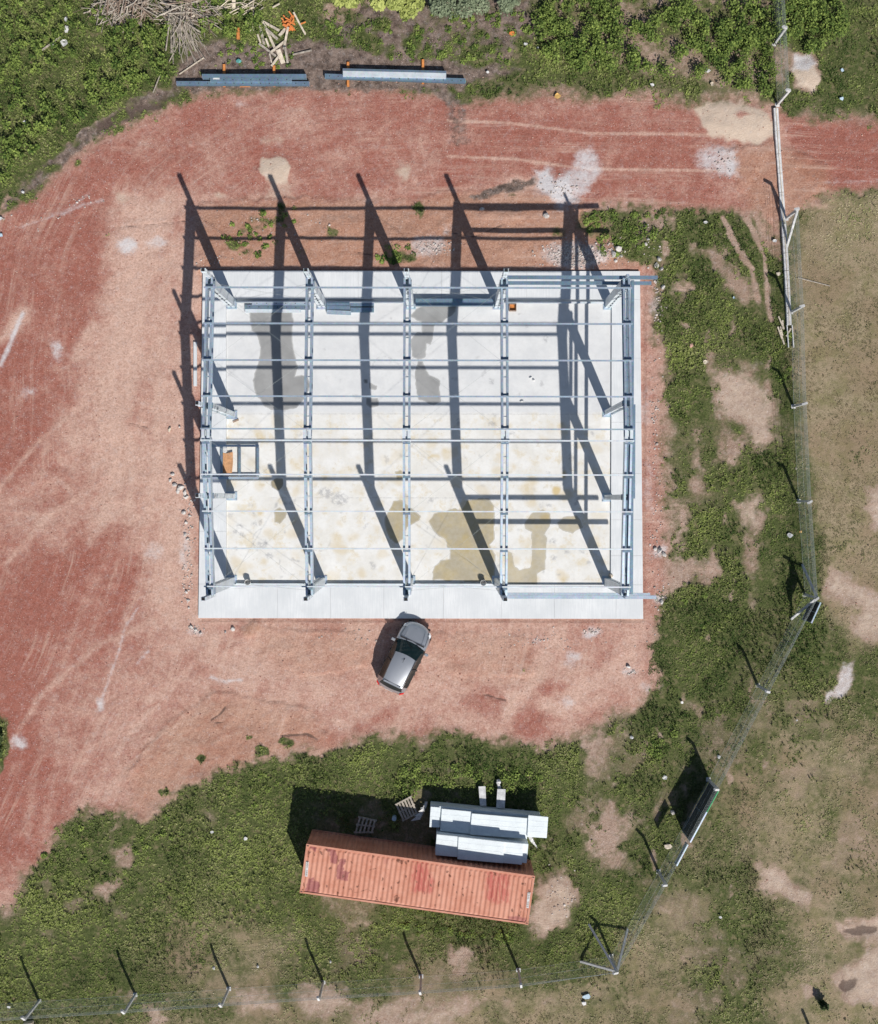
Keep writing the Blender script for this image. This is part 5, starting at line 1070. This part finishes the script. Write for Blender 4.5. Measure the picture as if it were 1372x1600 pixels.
wd1=scatter([([(820,-30),(1235,-30),(1235,40),(1200,150),(1090,125),(1000,115),(900,110),(850,90),(830,40)],2300,1.1),([(1235,-30),(1300,-30),(1320,60),(1260,85),(1235,60)],260,1.1),([(0,-30),(140,-30),(170,30),(120,90),(0,200)],260,.8),([(180,40),(260,30),(300,110),(250,130),(140,180),(130,120)],300,.9),([(0,180),(110,120),(150,170),(60,240),(0,290)],220,.8),([(260,30),(300,-20),(400,10),(430,60),(330,60)],200,.7)],.5)
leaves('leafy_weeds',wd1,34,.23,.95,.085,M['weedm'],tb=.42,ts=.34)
wd2=scatter([([(600,1200),(660,1190),(840,1200),(850,1235),(760,1235),(670,1225),(640,1250),(560,1245),(600,1225)],150,.9),([(620,1440),(820,1460),(800,1475),(640,1465)],40,.6),([(1050,900),(1120,920),(1100,1000),(1060,980)],20,.5),([(60,1340),(140,1270),(220,1290),(420,1200),(440,1240),(250,1330),(120,1400)],90,.6),([(1060,1140),(1040,1180),(1000,1180),(1020,1160)],20,.8),([(1210,520),(1240,520),(1240,600),(1215,600)],25,.7)],.45)
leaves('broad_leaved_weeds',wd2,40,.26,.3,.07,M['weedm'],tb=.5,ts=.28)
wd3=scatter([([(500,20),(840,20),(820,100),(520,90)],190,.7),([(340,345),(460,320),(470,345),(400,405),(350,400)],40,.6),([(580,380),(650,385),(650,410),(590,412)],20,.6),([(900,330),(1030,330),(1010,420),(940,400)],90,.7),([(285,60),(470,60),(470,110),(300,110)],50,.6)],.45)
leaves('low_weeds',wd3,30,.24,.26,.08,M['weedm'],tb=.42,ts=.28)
# shrubs, each a thing with stem and crown
def leafm2(name,a,b):
    n=NT(name);n.col(n.mix(n.attr('tint'),a,b));return n.set(.7,0,.2)
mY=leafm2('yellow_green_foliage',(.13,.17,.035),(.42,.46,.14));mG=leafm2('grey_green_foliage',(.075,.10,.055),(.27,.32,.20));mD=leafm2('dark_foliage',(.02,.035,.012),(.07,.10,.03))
def shrub(px,py,rx,ry,h,mat,label,nl=2600,size=.13):
    c=GG(px,py);r=empty('shrub',c);tag(r,label,'shrub');m=MB();clumps=[]
    for k in range(16):
        t=random.uniform(0,6.283);q=math.sqrt(random.random())*.85;e=c+Vector((rx/28.7*q*math.cos(t),ry/28.7*q*math.sin(t),h*random.uniform(.45,.95)*(1-.35*q)));mid=c.lerp(e,.5)+Vector((0,0,.1));m.rod(c,mid,.035,5);m.rod(mid,e,.02,5);clumps.append((e.x,e.y,e.z-.25,1))
    m.build('stems','wood_brown',r)
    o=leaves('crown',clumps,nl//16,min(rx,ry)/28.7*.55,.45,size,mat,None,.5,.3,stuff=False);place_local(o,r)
shrub(546,4,20,16,1.6,mY,'small yellow-green shrub at the top edge, left of the larger one');shrub(620,8,38,24,2.,mY,'wide feathery yellow-green shrub at the top edge',3600)
shrub(716,12,42,26,2.2,mG,'large grey-green shrub at the top edge, right of the yellow-green ones',4200,.12);shrub(797,8,24,20,1.9,mG,'smaller grey-green shrub at the top edge, beside the large one',2400,.12)
shrub(1283,1566,6,5,.9,mD,'small dark round bush in the dry grass at the bottom right',500,.1)
shrub(-8,1165,14,26,.8,mD,'dark low shrub cut by the left edge of the yard',1200,.12)
